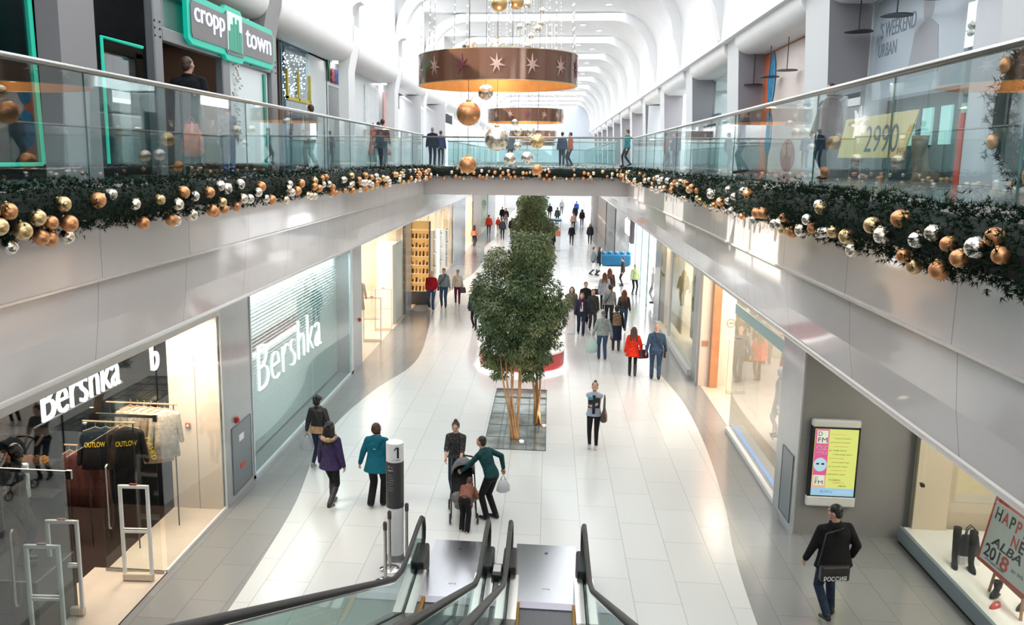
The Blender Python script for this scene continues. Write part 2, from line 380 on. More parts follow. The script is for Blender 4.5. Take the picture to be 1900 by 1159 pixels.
# upper floor side walls with bulkheads and columns
UL, UR = -7.3, 6.3
def bulk(s, x_in, x_w, y0, y1, big):
    zt, zb = 10.5, 9.9; r = .42
    if big: p = [(x_in, 11.72), (x_in, 10.6)]+[(x_in+s*(r-r*math.cos(R(a))), zb+r-r*math.sin(R(a))) for a in range(0, 91, 15)]+[(x_w, zb), (x_w, 11.72)]
    else: p = [(x_in, zt+.02), (x_in+s*.08, zt-.02), (x_in-s*.02, zt-.07)]+[(x_in+s*(r-r*math.cos(R(a))), zb+r-r*math.sin(R(a))) for a in range(0, 91, 15)]+[(x_w, zb), (x_w, zt+.02)]
    return MB().prism(p, y0, y1)
for i, y in enumerate([Y0-BAY]+cols):
    struct('wall_bulkhead_left', bulk(-1, -6.45, UL-.1, y+.95, y+BAY, True), M_white, smooth='auto')
    struct('wall_bulkhead_right', bulk(1, 5.35, UR+.1, y+.4, y+BAY-1.25, False), M_white, smooth='auto')
struct('wall_right_upper', MB().box(VR+.005, -9, 10.5, UR+.3, YE, 11.4), M_white)
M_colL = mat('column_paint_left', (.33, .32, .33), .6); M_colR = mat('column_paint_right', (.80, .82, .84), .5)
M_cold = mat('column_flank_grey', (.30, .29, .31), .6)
for i, y in enumerate([Y0-BAY]+cols):
    yl, yr = y, y+1.65-1.65  # near edges
    m = MB(); a = .1
    vs = [(-6.5, yl, FZ), (-6.62, yl, 10), (-6.25, yl, 12), (-6.25, yl, 14), (UL-.1, yl, 14), (UL-.1, yl, FZ)]
    P = [(-6.62, FZ), (-6.62, 9.6), (-6.42, 10.6), (-6.42, 11.0), (-6.95, 11.0), (-6.95, FZ)]
    m.prism(P, yl, yl+.95)
    struct('wall_column_left', m, M_colL if i < 4 else M_white, smooth='auto')
    P = [(5.66, FZ), (5.45, 10.4), (5.2, 10.9), (UR+.1, 10.9), (UR+.1, FZ)]
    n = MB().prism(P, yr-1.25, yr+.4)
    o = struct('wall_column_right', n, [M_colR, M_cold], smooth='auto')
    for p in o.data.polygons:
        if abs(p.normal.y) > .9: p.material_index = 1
struct('wall_left', MB().box(-14, -9, -.1, -13.6, YE, 14), M_dark)
struct('wall_right', MB().box(13.6, -9, -.1, 14, YE, 14), M_white)
# ------------------------------------------------------------------ lower shops, left
LW, RW = -6.13, 4.65
def room(s, xw, y0, y1, wall, floor, e, depth=5, h=3.95, lc=(1, .9, .78), nm='shop', back=None, near=True, far=True):
    xb = xw+s*depth; a, b = min(xw, xb), max(xw, xb)
    struct('wall_%s_back' % nm, MB().box(xb-.05, y0, 0, xb+.05, y1, h), back or wall)
    if near: struct('wall_%s_near' % nm, MB().box(a+(.12 if s > 0 else 0), y0, 0, b-(.12 if s < 0 else 0), y0+.06, h), wall)
    if far: struct('wall_%s_far' % nm, MB().box(a+(.12 if s > 0 else 0), y1-.06, 0, b-(.12 if s < 0 else 0), y1, h), wall)
    struct('ceiling_%s' % nm, MB().box(a, y0, h, b, y1, h+.1), M_white if wall is not M_dark else M_dark)
    struct('floor_%s' % nm, MB().box(a, y0, 0, b, y1, .012), floor)
    if e: lamp('shop_lamp_'+nm, 'AREA', ((a+b)/2, (y0+y1)/2, h-.06), (0, 0, 0), e, lc, depth*.8, (y1-y0)*.8)
struct('wall_header_left', MB().box(LW-.3, 3.0, 3.97, LW-.02, YE, 4.5), M_white); struct('wall_header_right', MB().box(RW+.12, 15.95, 3.97, RW+.4, YE, 4.5), M_white); struct('wall_header_sand', MB().box(6.52, 3, 3.92, 6.8, 15.6, 4.5), M_white)
nwin = [0]
def pane(x, y0, y1, z0=.04, z1=3.95, frame=None, m=None, fw=.04, th=.012):
    nwin[0] += 1
    g = struct('window_%d' % nwin[0], MB().box(x-th/2, y0, z0, x+th/2, y1, z1), m or M_glass)
    if frame:
        f = MB().box(x-fw/2, y0, z0-.04, x+fw/2, y1, z0); f.box(x-fw/2, y0, z1, x+fw/2, y1, z1+.04)
        f.box(x-fw/2, y0, z0, x+fw/2, y0+fw, z1); f.box(x-fw/2, y1-fw, z0, x+fw/2, y1, z1); f.obj('window_frame', frame, g)
    return g
def pane_x(y, x0, x1, z0, z1, m=None, frame=None):
    nwin[0] += 1
    g = struct('window_%d' % nwin[0], MB().box(x0, y-.006, z0, x1, y+.006, z1), m or M_glass)
    if frame:
        f = MB(); e = .02
        f.box(x0, y-.012, z0-e, x1, y+.012, z0); f.box(x0, y-.012, z1, x1, y+.012, z1+e); f.box(x0-e, y-.012, z0-e, x0, y+.012, z1+e); f.box(x1, y-.012, z0-e, x1+e, y+.012, z1+e)
        f.obj('window_frame', frame, g)
    return g
def pier(s, x, y0, y1, nm, m=M_pier, edge=M_pierd, h=4.5, d=.5):
    a, b = (x-d, x) if s < 0 else (x, x+d)
    o = struct('wall_pier_'+nm, MB().box(a, y0, 0, b, y1, h), [m, edge])
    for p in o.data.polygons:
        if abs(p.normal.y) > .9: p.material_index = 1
    return o
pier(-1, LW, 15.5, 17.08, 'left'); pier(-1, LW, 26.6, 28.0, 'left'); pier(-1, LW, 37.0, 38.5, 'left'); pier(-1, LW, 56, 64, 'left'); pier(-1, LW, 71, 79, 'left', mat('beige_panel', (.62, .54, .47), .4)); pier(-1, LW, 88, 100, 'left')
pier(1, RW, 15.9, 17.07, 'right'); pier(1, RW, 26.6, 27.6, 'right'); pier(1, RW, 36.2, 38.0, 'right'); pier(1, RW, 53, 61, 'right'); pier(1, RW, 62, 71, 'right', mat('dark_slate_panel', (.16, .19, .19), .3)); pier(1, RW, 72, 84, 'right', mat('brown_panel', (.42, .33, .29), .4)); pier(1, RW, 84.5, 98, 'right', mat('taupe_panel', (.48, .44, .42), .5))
# near shop behind clear glass
room(-1, LW, 5.5, 15.48, M_dark, mat('dark_brown_tile', (.05, .035, .03), .2), 0, depth=7, nm='near')
lamp('spot_near_shop', 'AREA', (-8.3, 12.6, 3.85), (0, 0, 0), 120, (1, .85, .7), 1.6, 4)
lamp('display_spot', 'AREA', (-6.6, 14.3, 3.85), (0, 0, 0), 120, (1, .80, .60), .7, 1.6)
struct('wall_display', MB().box(-7.15, 15.36, 0, LW-.02, 15.42, 3.95), M_warm)
struct('wall_display_panel', MB().box(-6.62, 15.345, 0, -6.61, 15.36, 3.9), mat('panel_gap', (.45, .38, .32), .6))
struct('floor_display', MB().box(-7.15, 12.8, 0, LW-.02, 15.36, .03), M_shopfloor)
struct('floor_entry', MB().box(-7.4, 5.5, 0, LW-.01, 12.8, .018), M_shopfloor)
struct('trim_10', MB().box(LW-.03, 12.78, 0, LW+.02, 15.48, .06), mat('white_sill', (.85, .84, .82), .4))
pane(LW, 12.8, 15.46, .06, 3.96); pane(LW, 7.9, 10.05, .02, 3.96); pane(LW, 5.5, 7.85, .02, 3.96); pane(LW, 10.1, 12.74, 2.95, 3.96)
struct('trim_11', MB().box(LW-.02, 5.5, 3.86, LW+.02, 15.48, 3.96).box(LW-.015, 15.44, 0, LW+.015, 15.48, 3.9), mat('white_head_trim', (.9, .88, .85), .4))
def glass_door(y, lab):
    t = thing('glass_door', lab, 'door', (-6.66, y, .02))
    MB().box(-.48, -.006, .02, .48, .006, 2.68).obj('door_leaf', glass('door_glass', (.92, .96, .95), .025, .16), t)
    MB().box(-.5, -.014, 0, .5, .014, .05).box(-.5, -.014, 2.66, .5, .014, 2.71).box(.46, -.02, 2.6, .53, .02, 2.72).obj('rail', M_steel, t)
    for s in (-1,): MB().tube([(-.36, s*.01, .75), (-.36, s*.06, .78), (-.36, s*.07, .85), (-.36, s*.07, 1.75), (-.36, s*.06, 1.82), (-.36, s*.01, 1.85)], .018, 8).obj('door_handle', M_steel, t, smooth=True)
    return t
glass_door(12.72, 'open glass door with a tall steel handle beside the lit display window'); glass_door(10.2, 'open glass door with a tall handle at the left edge of the shop entrance')
M_gate = mat('gate_white_plastic', (.85, .85, .83), .35)
def gate(loc, rz, lab, h=1.62, w_=.5, m=None, grp='anti theft gates'):
    t = thing('security_gate', lab, 'security gate', loc, rz, None); hw = w_/2
    MB().rbox(-hw, -.05, 0, hw, .05, .12, .02).obj('base', mat('gate_base', (.7, .6, .48), .5), t)
    MB().rbox(-hw, -.025, .1, -hw+.06, .025, h, .015).rbox(hw-.06, -.025, .1, hw, .025, h, .015).rbox(-hw, -.026, h-.06, hw, .026, h, .015).obj('frame', m or M_gate, t)
    MB().box(-hw+.05, -.018, h*.5, hw-.05, .018, h*.5+.035).box(-hw+.05, -.018, h*.54, hw-.05, .018, h*.54+.012).obj('crossbar', m or M_gate, t)
    MB().box(-.06, -.02, h, .06, .02, h+.02).obj('indicator_lamp', mat('dim_red', (.25, .02, .02), .4), t)
    return t
gate((-6.46, 12.45, .03), R(4), 'white anti-theft gate standing just inside the open glass door'); gate((-6.66, 10.25, .03), R(4), 'white anti-theft gate at the lower left corner of the entrance')
gate((-7.0, 11.3, .03), R(4), 'white anti-theft gate further inside the entrance, behind the two others', 1.5)
# lit hanging shop sign
t = thing('hanging_sign', 'white lit shop name hanging on rods behind the near shop glass', 'sign', (-6.45, 11.15, 3.35))
MB().box(-.03, -1.15, .0, -.02, 1.2, .02).box(-.03, -1.15, .55, -.02, 1.2, .57).obj('sign_rail', M_steel, t)
text('lettering', 'Bershka', .7, plane_mx((-.0, -.98, .03), (0, 1, 0), (0, 0, 1)), M_lit, t, .02, width=2.05, height=.52, bold=-.008)
MB().tube([(-.02, -1.1, .5), (-.02, -1.1, .6)], .008, 6).tube([(-.02, 1.1, .5), (-.02, 1.1, .6)], .008, 6).obj('rod', M_steel, t)
t = thing('hanging_sign', 'dim white sign letter seen further back in the near shop', 'sign', (-6.9, 14.2, 3.05)); MB().box(-.02, .0, .5, .0, .02, .88).obj('rod', M_steel, t)
text('lettering', 'b', .6, plane_mx((0, 0, 0), (0, 1, 0), (0, 0, 1)), mat('dim_lit', (.8, .85, .9), .5, emit=(.75, .85, .95), es=.6), t, .02, height=.5)
# garments, mannequins' clothes, racks
def garment(name, lab, cat, loc, rz, L, w_, m, grp=None, sleeves=True, trim=None):
    t = thing(name, lab, cat, loc, rz, grp); b = MB()
    b.loft([(0, 0, -L, w_*.52, .07), (0, .0, -L*.6, w_*.46, .085), (0, 0, -.35, w_*.45, .09), (0, 0, -.14, w_*.5, .085), (0, 0, -.05, w_*.4, .06), (0, 0, .0, w_*.12, .04)], 14)
    b.obj('body', m, t, smooth=True)
    if sleeves:
        for s in (-1, 1): MB().cap((s*w_*.45, 0, -.12), (s*w_*.6, .02, -.62), .06, .045, 8).obj('sleeve', m, t, smooth=True)
    MB().tube([(-w_*.4, 0, -.04), (0, 0, .03), (w_*.4, 0, -.04)], .01, 6).tube([(0, 0, .03), (0, 0, .09), (.02, 0, .12), (0, 0, .14)], .004, 5).obj('hanger', mat('hanger_wood', (.45, .3, .18), .5), t)
    if trim: trim(t)
    return t
M_coat1 = cloth('oatmeal_wool', (.50, .40, .31)); M_coat2 = cloth('camel_wool', (.45, .33, .24)); M_coat3 = cloth('cream_knit', (.62, .54, .44)); M_blk = cloth('black_cotton', (.02, .02, .022))
def rack(loc, L, z, lab, rz=0):
    t = thing('clothes_rack', lab, 'clothes rack', loc, rz)
    MB().tube([(-L/2, 0, z), (L/2, 0, z)], .016, 8).obj('rail', mat('wood_rail', (.55, .38, .22), .5), t)
    for s in (-1, 1): MB().tube([(s*L/2*.9, 0, 0), (s*L/2*.9, 0, z)], .012, 6).obj('post', mat('dark_steel', (.06, .06, .06), .4, .8), t)
rack((-7.3, 14.55, .012), 1.35, 2.35, 'wooden rail with oatmeal coats in the near shop'); rack((-7.4, 13.55, .012), .95, 2.3, 'wooden rail with black and yellow jackets in the near shop'); rack((-8.0, 13.82, .012), .8, 1.76, 'short rail with dark maroon clothes left of the jackets')
for i in range(6):
    garment('hanging_coat', ['camel tweed coat at the front of the wooden rail, with lapels', 'oatmeal coat second on the rail', 'cream knit coat mid rail', 'oatmeal coat on the rail, third from the wall', 'camel coat second from the lit wall', 'pale oatmeal coat hanging next to the lit display wall'][i], 'coat', (-7.50+.14*i, 14.52-.02*i, 2.3), R(18+3*i), (1.1, 1., .85, .95, 1.0, .9)[i], .46, [M_coat2, M_coat1, M_coat3, M_coat1, M_coat2, M_coat3][i], 'coats on the wooden rail')
def ytrim(t):
    y = mat('yellow_print', (.85, .55, .03), .6, emit=(.9, .6, .05), es=.15)
    text('print', 'OUTLOW', .1, plane_mx((-.17, -.1, -.3), (1, 0, 0), (0, 0, 1)), y, t, .004, width=.34, height=.09)
    for s in (1,): text('sleeve_print', 'PUSHED', .1, plane_mx((.3, -.06, -.2), (.25, 0, -.97), (.97, 0, .25)), y, t, .004, width=.42, height=.08)
for i in range(4):
    garment('hanging_jacket', ['black jacket with yellow block lettering at the front of the rail', 'black jacket behind the lettered one', 'dark brown hooded jacket on the rail', 'charcoal jacket next to the oatmeal coats'][i], 'jacket', (-7.62+.16*i, 13.5+.04*i, 2.2), R(12+4*i), .72, .52, [M_blk, M_blk, cloth('dark_brown', (.07, .045, .035)), M_blk][i], 'jackets on the second rail', trim=ytrim if i in (0, 3) else None)
for i in range(5):
    garment('hanging_trousers', 'dark maroon garment hanging on the short rail at the left', 'clothes', (-8.3+.14*i, 13.8, 1.66), R(25), 1.0, .3, cloth('maroon_dark', (.10, .035, .03)), 'maroon clothes on the short rail', sleeves=False)
for i, (x, y, z) in enumerate([(-9.6, 14.6, 2.9), (-10.4, 14.8, 2.7), (-9.2, 12.2, 2.5), (-10.2, 11.4, 2.1)]):
    t = thing('shelf_unit', ['dark shelf with small metal studs high on the back wall', 'dark shelf at the far corner of the near shop', 'dark shelf behind the short rail', 'dark low shelf with orange goods at the left'][i], 'shelf', (x, y, 0))
    for j in range(4): MB().box(-.5, -.2, .5+.6*j, .5, .2, .54+.6*j).obj('shelf', mat('shelf_dark', (.04, .035, .03), .4), t)
    MB().box(-.52, .18, 0, .52, .22, 2.8).obj('back_panel', M_dark, t)
    for j in range(6): tag(MB().rbox(x-.4+.14*j, y-.15, 1.145, x-.3+.14*j, y, 1.25, .01).ell((x-.35+.14*j, y-.08, 1.27), (.04, .05, .02), 8, 5).obj('folded_garment', cloth(['rust', 'umber', 'ochre'][j % 3], [(.3, .1, .03), (.15, .07, .03), (.4, .2, .06)][j % 3])), 'small folded garment on a dark shelf of the near shop', 'garment', 'folded garments on the dark shelves')
for i, (x, y) in enumerate([(-8.0, 14.2), (-8.5, 13.), (-7.9, 12.2), (-9.2, 13.8), (-9.0, 11.6), (-8.2, 10.8)]):
    t = thing('spotlight', 'small spotlight under the dark ceiling of the near shop', 'spotlight', (x, y, 3.9), 0, 'spotlights of the near shop')
    MB().lathe([(.05, -.18), (.06, -.16), (.05, -.02), (.01, 0)], n=10).obj('housing', mat('lamp_black', (.02, .02, .02), .4), t); MB().lathe([(.045, -.19), (.045, -.182)], n=10).obj('lens', mat('warm_lamp', (1, .9, .7), .5, emit=(1, .8, .6), es=14), t)

# pier fittings
def alarm(x, y, z, s, lab, r=.07):
    t = thing('fire_alarm', lab, 'fire alarm', (x, y, z)); MB().rbox(-.02, -.06, -.06, .02, .06, .06, .01).obj('back_box', mat('alarm_red', (.55, .02, .03), .3), t)
    MB().ell((s*.03, 0, 0), (.03, .05, .05), 10, 7).obj('dome', mat('alarm_red', (.55, .02, .03), .3), t, smooth=True); MB().lathe([(.015, 0), (.015, .004)], n=8).obj('button', M_white, t)
def cabinet(x, y0, y1, z0, z1, s, lab, notices=True):
    t = thing('hose_cabinet', lab, 'cabinet', (x, y0, z0)); e = s*.012; w_, h = y1-y0, z1-z0
    MB().rbox(min(0, e), 0, 0, max(0, e), w_, h, .004).obj('door', mat('cabinet_door_grey', (.20, .235, .25), .3), t)
    MB().box(min(e, e*1.6), 0, 0, max(e, e*1.6), w_, .015).box(min(e, e*1.6), 0, h-.015, max(e, e*1.6), w_, h).box(min(e, e*1.6), 0, 0, max(e, e*1.6), .015, h).box(min(e, e*1.6), w_-.015, 0, max(e, e*1.6), w_, h).obj('frame', mat('cabinet_frame', (.12, .13, .14), .3), t)
    if notices:
        MB().box(e*1.1, w_*.35, h*.72, e*1.5, w_*.6, h*.82).obj('notice', M_white, t); MB().box(e*1.1, w_*.38, h*.3, e*1.5, w_*.6, h*.37).obj('fire_notice', mat('notice_red', (.75, .08, .05), .5), t)
alarm(LW+.03, 16.1, 1.62, 1, 'red fire alarm on the grey pier left of the blinds window'); cabinet(LW, 15.85, 16.95, .12, 1.5, 1, 'dark grey hose cabinet in the pier left of the blinds window')
alarm(LW+.03, 27.5, 1.55, 1, 'small red alarm box on the pier right of the blinds window')
t = thing('wall_switch', 'small red call point on the cream display wall', 'call point', (-6.78, 15.33, 1.72)); MB().rbox(-.05, -.02, -.05, .05, .01, .05, .01).obj('box', mat('callpoint', (.5, .1, .05), .4), t); MB().box(-.02, -.025, -.02, .02, -.02, .02).obj('glass_plate', M_white, t)

# window with blinds and the big lettering
struct('wall_blind_shop', MB().box(-7.2, 17.1, 0, -7.1, 26.6, 4), M_white)
sh = [(-6.72, 0)]
n = 46
for i in range(n): z = .05+3.85*i/n; sh += [(-6.62, z), (-6.66, z+3.85/n*.94)]
sh += [(-6.72, 3.95)]
tag(MB().prism(sh, 17.12, 26.58).obj('roller_blind', stripes('blind_slats', (.84, .90, .90), (.66, .73, .74), 46/3.85, 2, .4, .8)), 'pale slatted blind lowered behind the long shop window', 'blind')
pane(LW, 17.1, 21.8, .06, 3.95, m=glass('tinted_glass', (.88, .96, .95), .08, .42), frame=None); pane(LW, 21.84, 26.58, .06, 3.95, m=MATS['tinted_glass'])
struct('trim_12', MB().box(LW-.04, 17.1, 0, LW+.02, 26.6, .07).box(LW-.04, 26.3, 0, LW+.02, 26.6, 4).box(LW-.02, 17.1, 0, LW+.02, 17.16, 4), mat('pale_blue_frame', (.72, .80, .82), .35))
lamp('blind_window_lamp', 'AREA', (-6.4, 21.8, 3.9), (0, 0, 0), 170, (.9, 1, 1), .3, 8.5)
s = thing('shop_sign', 'large white shop name lettered across the blinds window', 'sign', (LW+.02, 17.55, 1.78))
text('lettering', 'Bershka', 1, plane_mx((0, 0, 0), (0, 1, 0), (0, 0, 1)), M_lit, s, .015, width=5.15, height=1.02, bold=-.036)

# warm shop, shoe-shelf shop and far shops
room(-1, LW, 28.0, 37.0, mat('peach_wall', (.86, .70, .56), .6), M_shopfloor, 360, nm='warm')
pane(LW, 28.05, 30.4, .04, 3.9, frame=None); pane(LW, 34.6, 36.9, .04, 3.9)
struct('wall_warm_inner', MB().box(-6.9, 34.7, 0, -6.3, 36.9, 3.3), mat('glowing_cream', (.9, .85, .74), .6))
for i, (y, lab) in enumerate([(31.2, 'security gate at the near side of the warm-lit shop entrance'), (33.4, 'security gate at the far side of the warm-lit shop entrance')]):
    gate((-6.45, y, .012), R(8), lab, 1.7, .7, m=mat('gate_clear', (.72, .7, .62), .2))
rack((-6.95, 30.62, .012), .5, 2.42, 'slim stand carrying the fur-trimmed coat in the warm-lit shop', R(30)); gm = garment('hanging_coat', 'beige fur-trimmed coat hung on display in the warm-lit shop', 'coat', (-6.95, 30.6, 2.35), R(30), 1.05, .72, M_coat2)
t = thing('mannequin', 'dressed display figure at the edge of the warm-lit shop window', 'mannequin', (-6.9, 29.3, .012)); MB().cap((0, 0, .1), (0, 0, .9), .06, .12).cap((0, 0, .9), (0, 0, 1.45), .13, .17).ell((0, 0, 1.68), (.08, .1, .12)).obj('body', M_coat3, t, smooth=True); MB().lathe([(.18, 0), (.18, .02), (.02, .03)], n=16).obj('base', M_steel, t)
tag(MB().box(-6.3, 31.9, 3.1, -6.27, 33.2, 3.42).box(-6.29, 32.1, 3.42, -6.28, 32.12, 3.95).box(-6.29, 33, 3.42, -6.28, 33.02, 3.95).obj('light_sign', M_emw), 'bright white sign panel over the warm-lit shop entrance', 'sign')
M_shelfb = mat('shelf_wood', (.62, .42, .22), .5, noise=.1)
room(-1, LW, 38.5, 56, mat('amber_wall', (.75, .58, .38), .5), M_shopfloor, 900, nm='shoe')
t = thing('shelf_unit', 'tall lit shoe shelf behind glass at the near end of the shoe shop', 'shelf', (-5.95, 40.1, 0))
MB().box(-.45, -.25, 0, .45, .25, .62).obj('plinth', mat('slate_plinth', (.05, .06, .08), .4), t)
for j in range(8): MB().box(-.44, -.2, .62+.41*j, .44, .22, .65+.41*j).obj('shelf', mat('shelf_glow', (.9, .75, .5), .5, emit=(1, .72, .36), es=.35), t)
MB().box(-.46, -.22, .6, -.43, .22, 3.9).box(.43, -.22, .6, .46, .22, 3.9).obj('side_frame', mat('black_frame', (.03, .03, .03), .4), t); MB().box(-.44, .2, .6, .44, .24, 3.9).obj('back_panel', mat('honey_back', (.75, .5, .22), .5, emit=(1, .65, .25), es=.25), t)
shoe_cols = [(.08, .03, .02), (.25, .08, .03), (.03, .02, .02), (.55, .3, .1), (.6, .45, .25)]
for j in range(7):
    for k in range(5):
        x = -6.3+.17*k; z = .65+.41*j
        if (j*3+k) % 2: b = MB().loft([(x, 39.98, z, .05, .12), (x, 39.98, z+.05, .048, .115), (x, 40.03, z+.09, .04, .06), (x, 40.05, z+.12+.1*(k % 2), .035, .045)], 10)
        else: b = MB().loft([(x, 39.98, z, .05, .12), (x, 39.99, z+.06, .045, .11), (x, 40.04, z+.1, .035, .05)], 10).box(x-.04, 40.06, z, x+.04, 40.1, z+.2)
        tag(b.obj('shoe', mat('shoe_%d' % ((j+k) % 5), shoe_cols[(j+k) % 5], .3), smooth='auto'), 'dark or tan shoe standing on the lit shelf of the shoe shop', 'shoe', 'shoes on the tall lit shelf')
for i in range(5):
    pane(LW+.02, 41+3*i, 43.8+3*i, .05, 3.9, frame=mat('bright_steel_frame', (.8, .85, .88), .15, .6))
    t = thing('display_column', ['olive display column in the shoe shop window', 'pale display column in the middle of the shoe shop front', 'bronze display column in the shoe shop front', 'white display column near the far end of the shoe shop', 'grey display column at the far end of the shoe shop'][i], 'display', (-6.6, 42.4+3*i, .012))
    MB().rbox(-.2, -.4, 0, .2, .4, 3.2-.2*i, .02).obj('body', mat('disp_%d' % i, [(.35, .33, .18), (.75, .78, .8), (.35, .25, .14), (.85, .85, .85), (.5, .52, .55)][i], .35), t)
    for j in range(3): MB().rbox(.2, -.35, .7+.8*j, .34, .35, .74+.8*j, .01).obj('shelf', M_white, t)
    for j in range(4): tag(MB().loft([(-6.33, 42.2+3*i+.13*j, .012+.74+.8*(j % 3), .06, .1), (-6.33, 42.2+3*i+.13*j, .1+.74+.8*(j % 3), .04, .07)], 8).obj('bag', mat('shoe_%d' % ((j+i) % 5), shoe_cols[(j+i) % 5], .3)), 'small bag on a ledge of the shoe shop front', 'bag', 'bags along the shoe shop front')
room(-1, LW, 64, 71, mat('peach_wall', (.86, .70, .56), .6), M_shopfloor, 500, nm='peach'); room(-1, LW, 79, 88, mat('sage_wall', (.42, .52, .44), .6), M_shopfloor, 200, nm='sage'); room(-1, LW, 100, YE-.1, M_white, M_shopfloor, 700, nm='bright')
pane(LW, 64.1, 70.9); pane(LW, 79.1, 87.9)

# ------------------------------------------------------------------ lower shops, right
struct('wall_screen', MB().box(4.65, 15.68, 0, 13, 15.95, 4.5), M_grey)
o = struct('wall_pier_side', MB().box(4.63, 15.66, 0, 4.66, 17.07, 4.05), M_pier)
cabinet(4.63, 15.85, 16.58, .12, 1.42, -1, 'grey service hatch in the pier beside the advertising screen', notices=False)
# fashion window with the blue-lit sill, and the recessed entrance behind it
room(1, RW+.1, 17.07, 26.55, M_warm, M_shopfloor, 330, depth=5.5, nm='fashion', far=False, near=True)
lamp('entrance_lamp', 'AREA', (5.3, 24.2, 3.9), (0, 0, 0), 85, (1, .78, .58), .9, 3.4)
struct('trim_13', MB().box(RW-.02, 17.07, 0, RW+.1, 21.9, .1).box(RW+.1, 17.07, 0, RW+.42, 21.9, .16), mat('white_sill', (.85, .84, .82), .4))
struct('trim_14', MB().box(RW+.12, 17.2, .16, RW+.2, 21.7, .17), mat('blue_strip_light', (.3, .5, 1), .4, emit=(.25, .45, 1), es=.9))
g = pane(RW+.06, 17.1, 21.85, .16, 3.95, m=glass('bright_glass', (.93, .97, .97), .12, .6))
g = pane_x(21.87, RW+.06, RW+.75, .1, 3.95)
struct('trim_15', MB().box(RW+.04, 17.1, 3.05, RW+.08, 21.87, 3.3), mat('teal_band', (.45, .68, .68), .3))
struct('wall_entrance', MB().box(4.62, 26.35, 0, 10.2, 26.6, 4.05), mat('entrance_peach', (.88, .76, .66), .5, noise=.02))
struct('wall_entrance_column', MB().box(4.97, 26.1, 0, 5.2, 26.35, 4.05), mat('copper_column', (.62, .33, .19), .28, .6, noise=.08, nscale=3))
struct('trim_16', MB().box(4.60, 26.3, 0, 4.66, 26.36, 4), M_pierd)
tag(MB().rbox(4.72, 26.32, 1.25, 4.9, 26.345, 1.42, .005).obj('wall_plate', mat('copper_plate', (.55, .3, .22), .3, .4)), 'small copper plate on the pale wall beside the entrance column', 'wall plate')
t = thing('no_smoking_sign', 'round no-smoking sign on the peach wall of the entrance', 'sign', (5.55, 26.34, 1.98))
rg = MB()
for i in range(24): a, b = 2*PI*i/24, 2*PI*(i+1)/24; rg.add([(.13*math.cos(a), -.012, .13*math.sin(a)), (.13*math.cos(b), -.012, .13*math.sin(b)), (.11*math.cos(b), -.012, .11*math.sin(b)), (.11*math.cos(a), -.012, .11*math.sin(a))], [(0, 1, 2, 3)])
rg.obj('ring', mat('sign_grey', (.3, .28, .28), .5), t); MB().box(-.07, -.012, -.012, .07, -.006, .012).box(.075, -.012, -.012, .085, -.006, .03).obj('cigarette', MATS['sign_grey'], t)
gate((5.62, 25.5, .012), R(3), 'pale anti-theft gate in the peach-lit entrance', 1.65, .55, m=mat('gate_cream', (.85, .74, .62), .3))
t = thing('display_table', 'white display table behind the fashion window glass', 'table', (6.1, 20.4, .012)); MB().rbox(-.5, -.9, .82, .5, .9, .88, .01).obj('tabletop', M_white, t)
for a in (-1, 1):
    for b in (-1, 1): MB().box(a*.45-.02, b*.85-.02, 0, a*.45+.02, b*.85+.02, .82).obj('leg', M_steel, t)
for i in range(6): tag(MB().rbox(5.8+.0, 19.65+.27*i, .893, 6.15, 19.85+.27*i, .98, .02).obj('folded_garment', cloth('fold%d' % i, [(.6, .5, .4), (.75, .72, .7), (.5, .2, .15), (.2, .22, .28), (.7, .6, .5), (.6, .6, .62)][i])), 'stack of folded clothes on the white display table', 'clothes', 'folded clothes on the display table')
for i in range(9): garment('hanging_dress', 'red or brown garment on the wall rail of the fashion shop', 'clothes', (8.2+.22*i, 25.9-.02*i, 2.3), R(10), .95, .42, cloth('dress%d' % (i % 4), [(.45, .06, .04), (.5, .3, .16), (.75, .6, .45), (.2, .1, .07)][i % 4]), 'clothes on the far rail of the fashion shop')
for i in range(8): garment('hanging_dress', 'dress hanging in the middle of the fashion shop', 'clothes', (6.4+.25*i, 22.9, 2.15), R(20), .95, .42, cloth('dress%d' % ((i+1) % 4), [(.45, .06, .04), (.5, .3, .16), (.75, .6, .45), (.2, .1, .07)][(i+1) % 4]), 'dresses in the middle of the fashion shop')
rack((9.1, 25.95, .012), 2.2, 2.44, 'wall rail of clothes at the far side of the fashion shop'); rack((7.3, 22.92, .012), 2.4, 2.3, 'rail of dresses in the middle of the fashion shop')
# windows further along
room(1, RW+.1, 27.6, 36.2, mat('pale_wall', (.82, .76, .70), .5), M_shopfloor, 380, nm='window')
pane(RW+.02, 27.7, 32.9, .2, 3.9, m=MATS['tinted_glass']); pane(RW+.02, 33.4, 36.1, .2, 3.9)
struct('trim_17', MB().box(RW-.12, 27.6, 0, RW+.1, 36.2, .2).box(RW-.02, 32.95, 0, RW+.06, 33.35, 4), mat('white_sill', (.85, .84, .82), .4))
struct('wall_poster_back', MB().box(RW+.8, 27.7, .2, RW+.85, 33, 3.9), mat('grey_backdrop', (.50, .48, .44), .6))
struct('wall_poster_back_warm', MB().box(RW+.5, 33.4, .2, RW+.55, 36.1, 3.9), mat('amber_backdrop', (.85, .62, .36), .6))
lamp('amber_lamp', 'AREA', (RW+.3, 34.8, 3.85), (0, 0, 0), 45, (1, .8, .5), .2, 2.4)
room(1, RW+.1, 38, 53, M_white, M_white, 650, lc=(1, 1, 1), nm='white'); room(1, RW+.1, 98, YE-.1, M_white, M_white, 900, lc=(1, 1, 1), nm='end')
for i in range(4): struct('window_%d' % (60+i), MB().box(RW, 41+3*i, 0, RW+.06, 41.06+3*i, 3.9), mat('teal_mullion', (.25, .42, .42), .3))
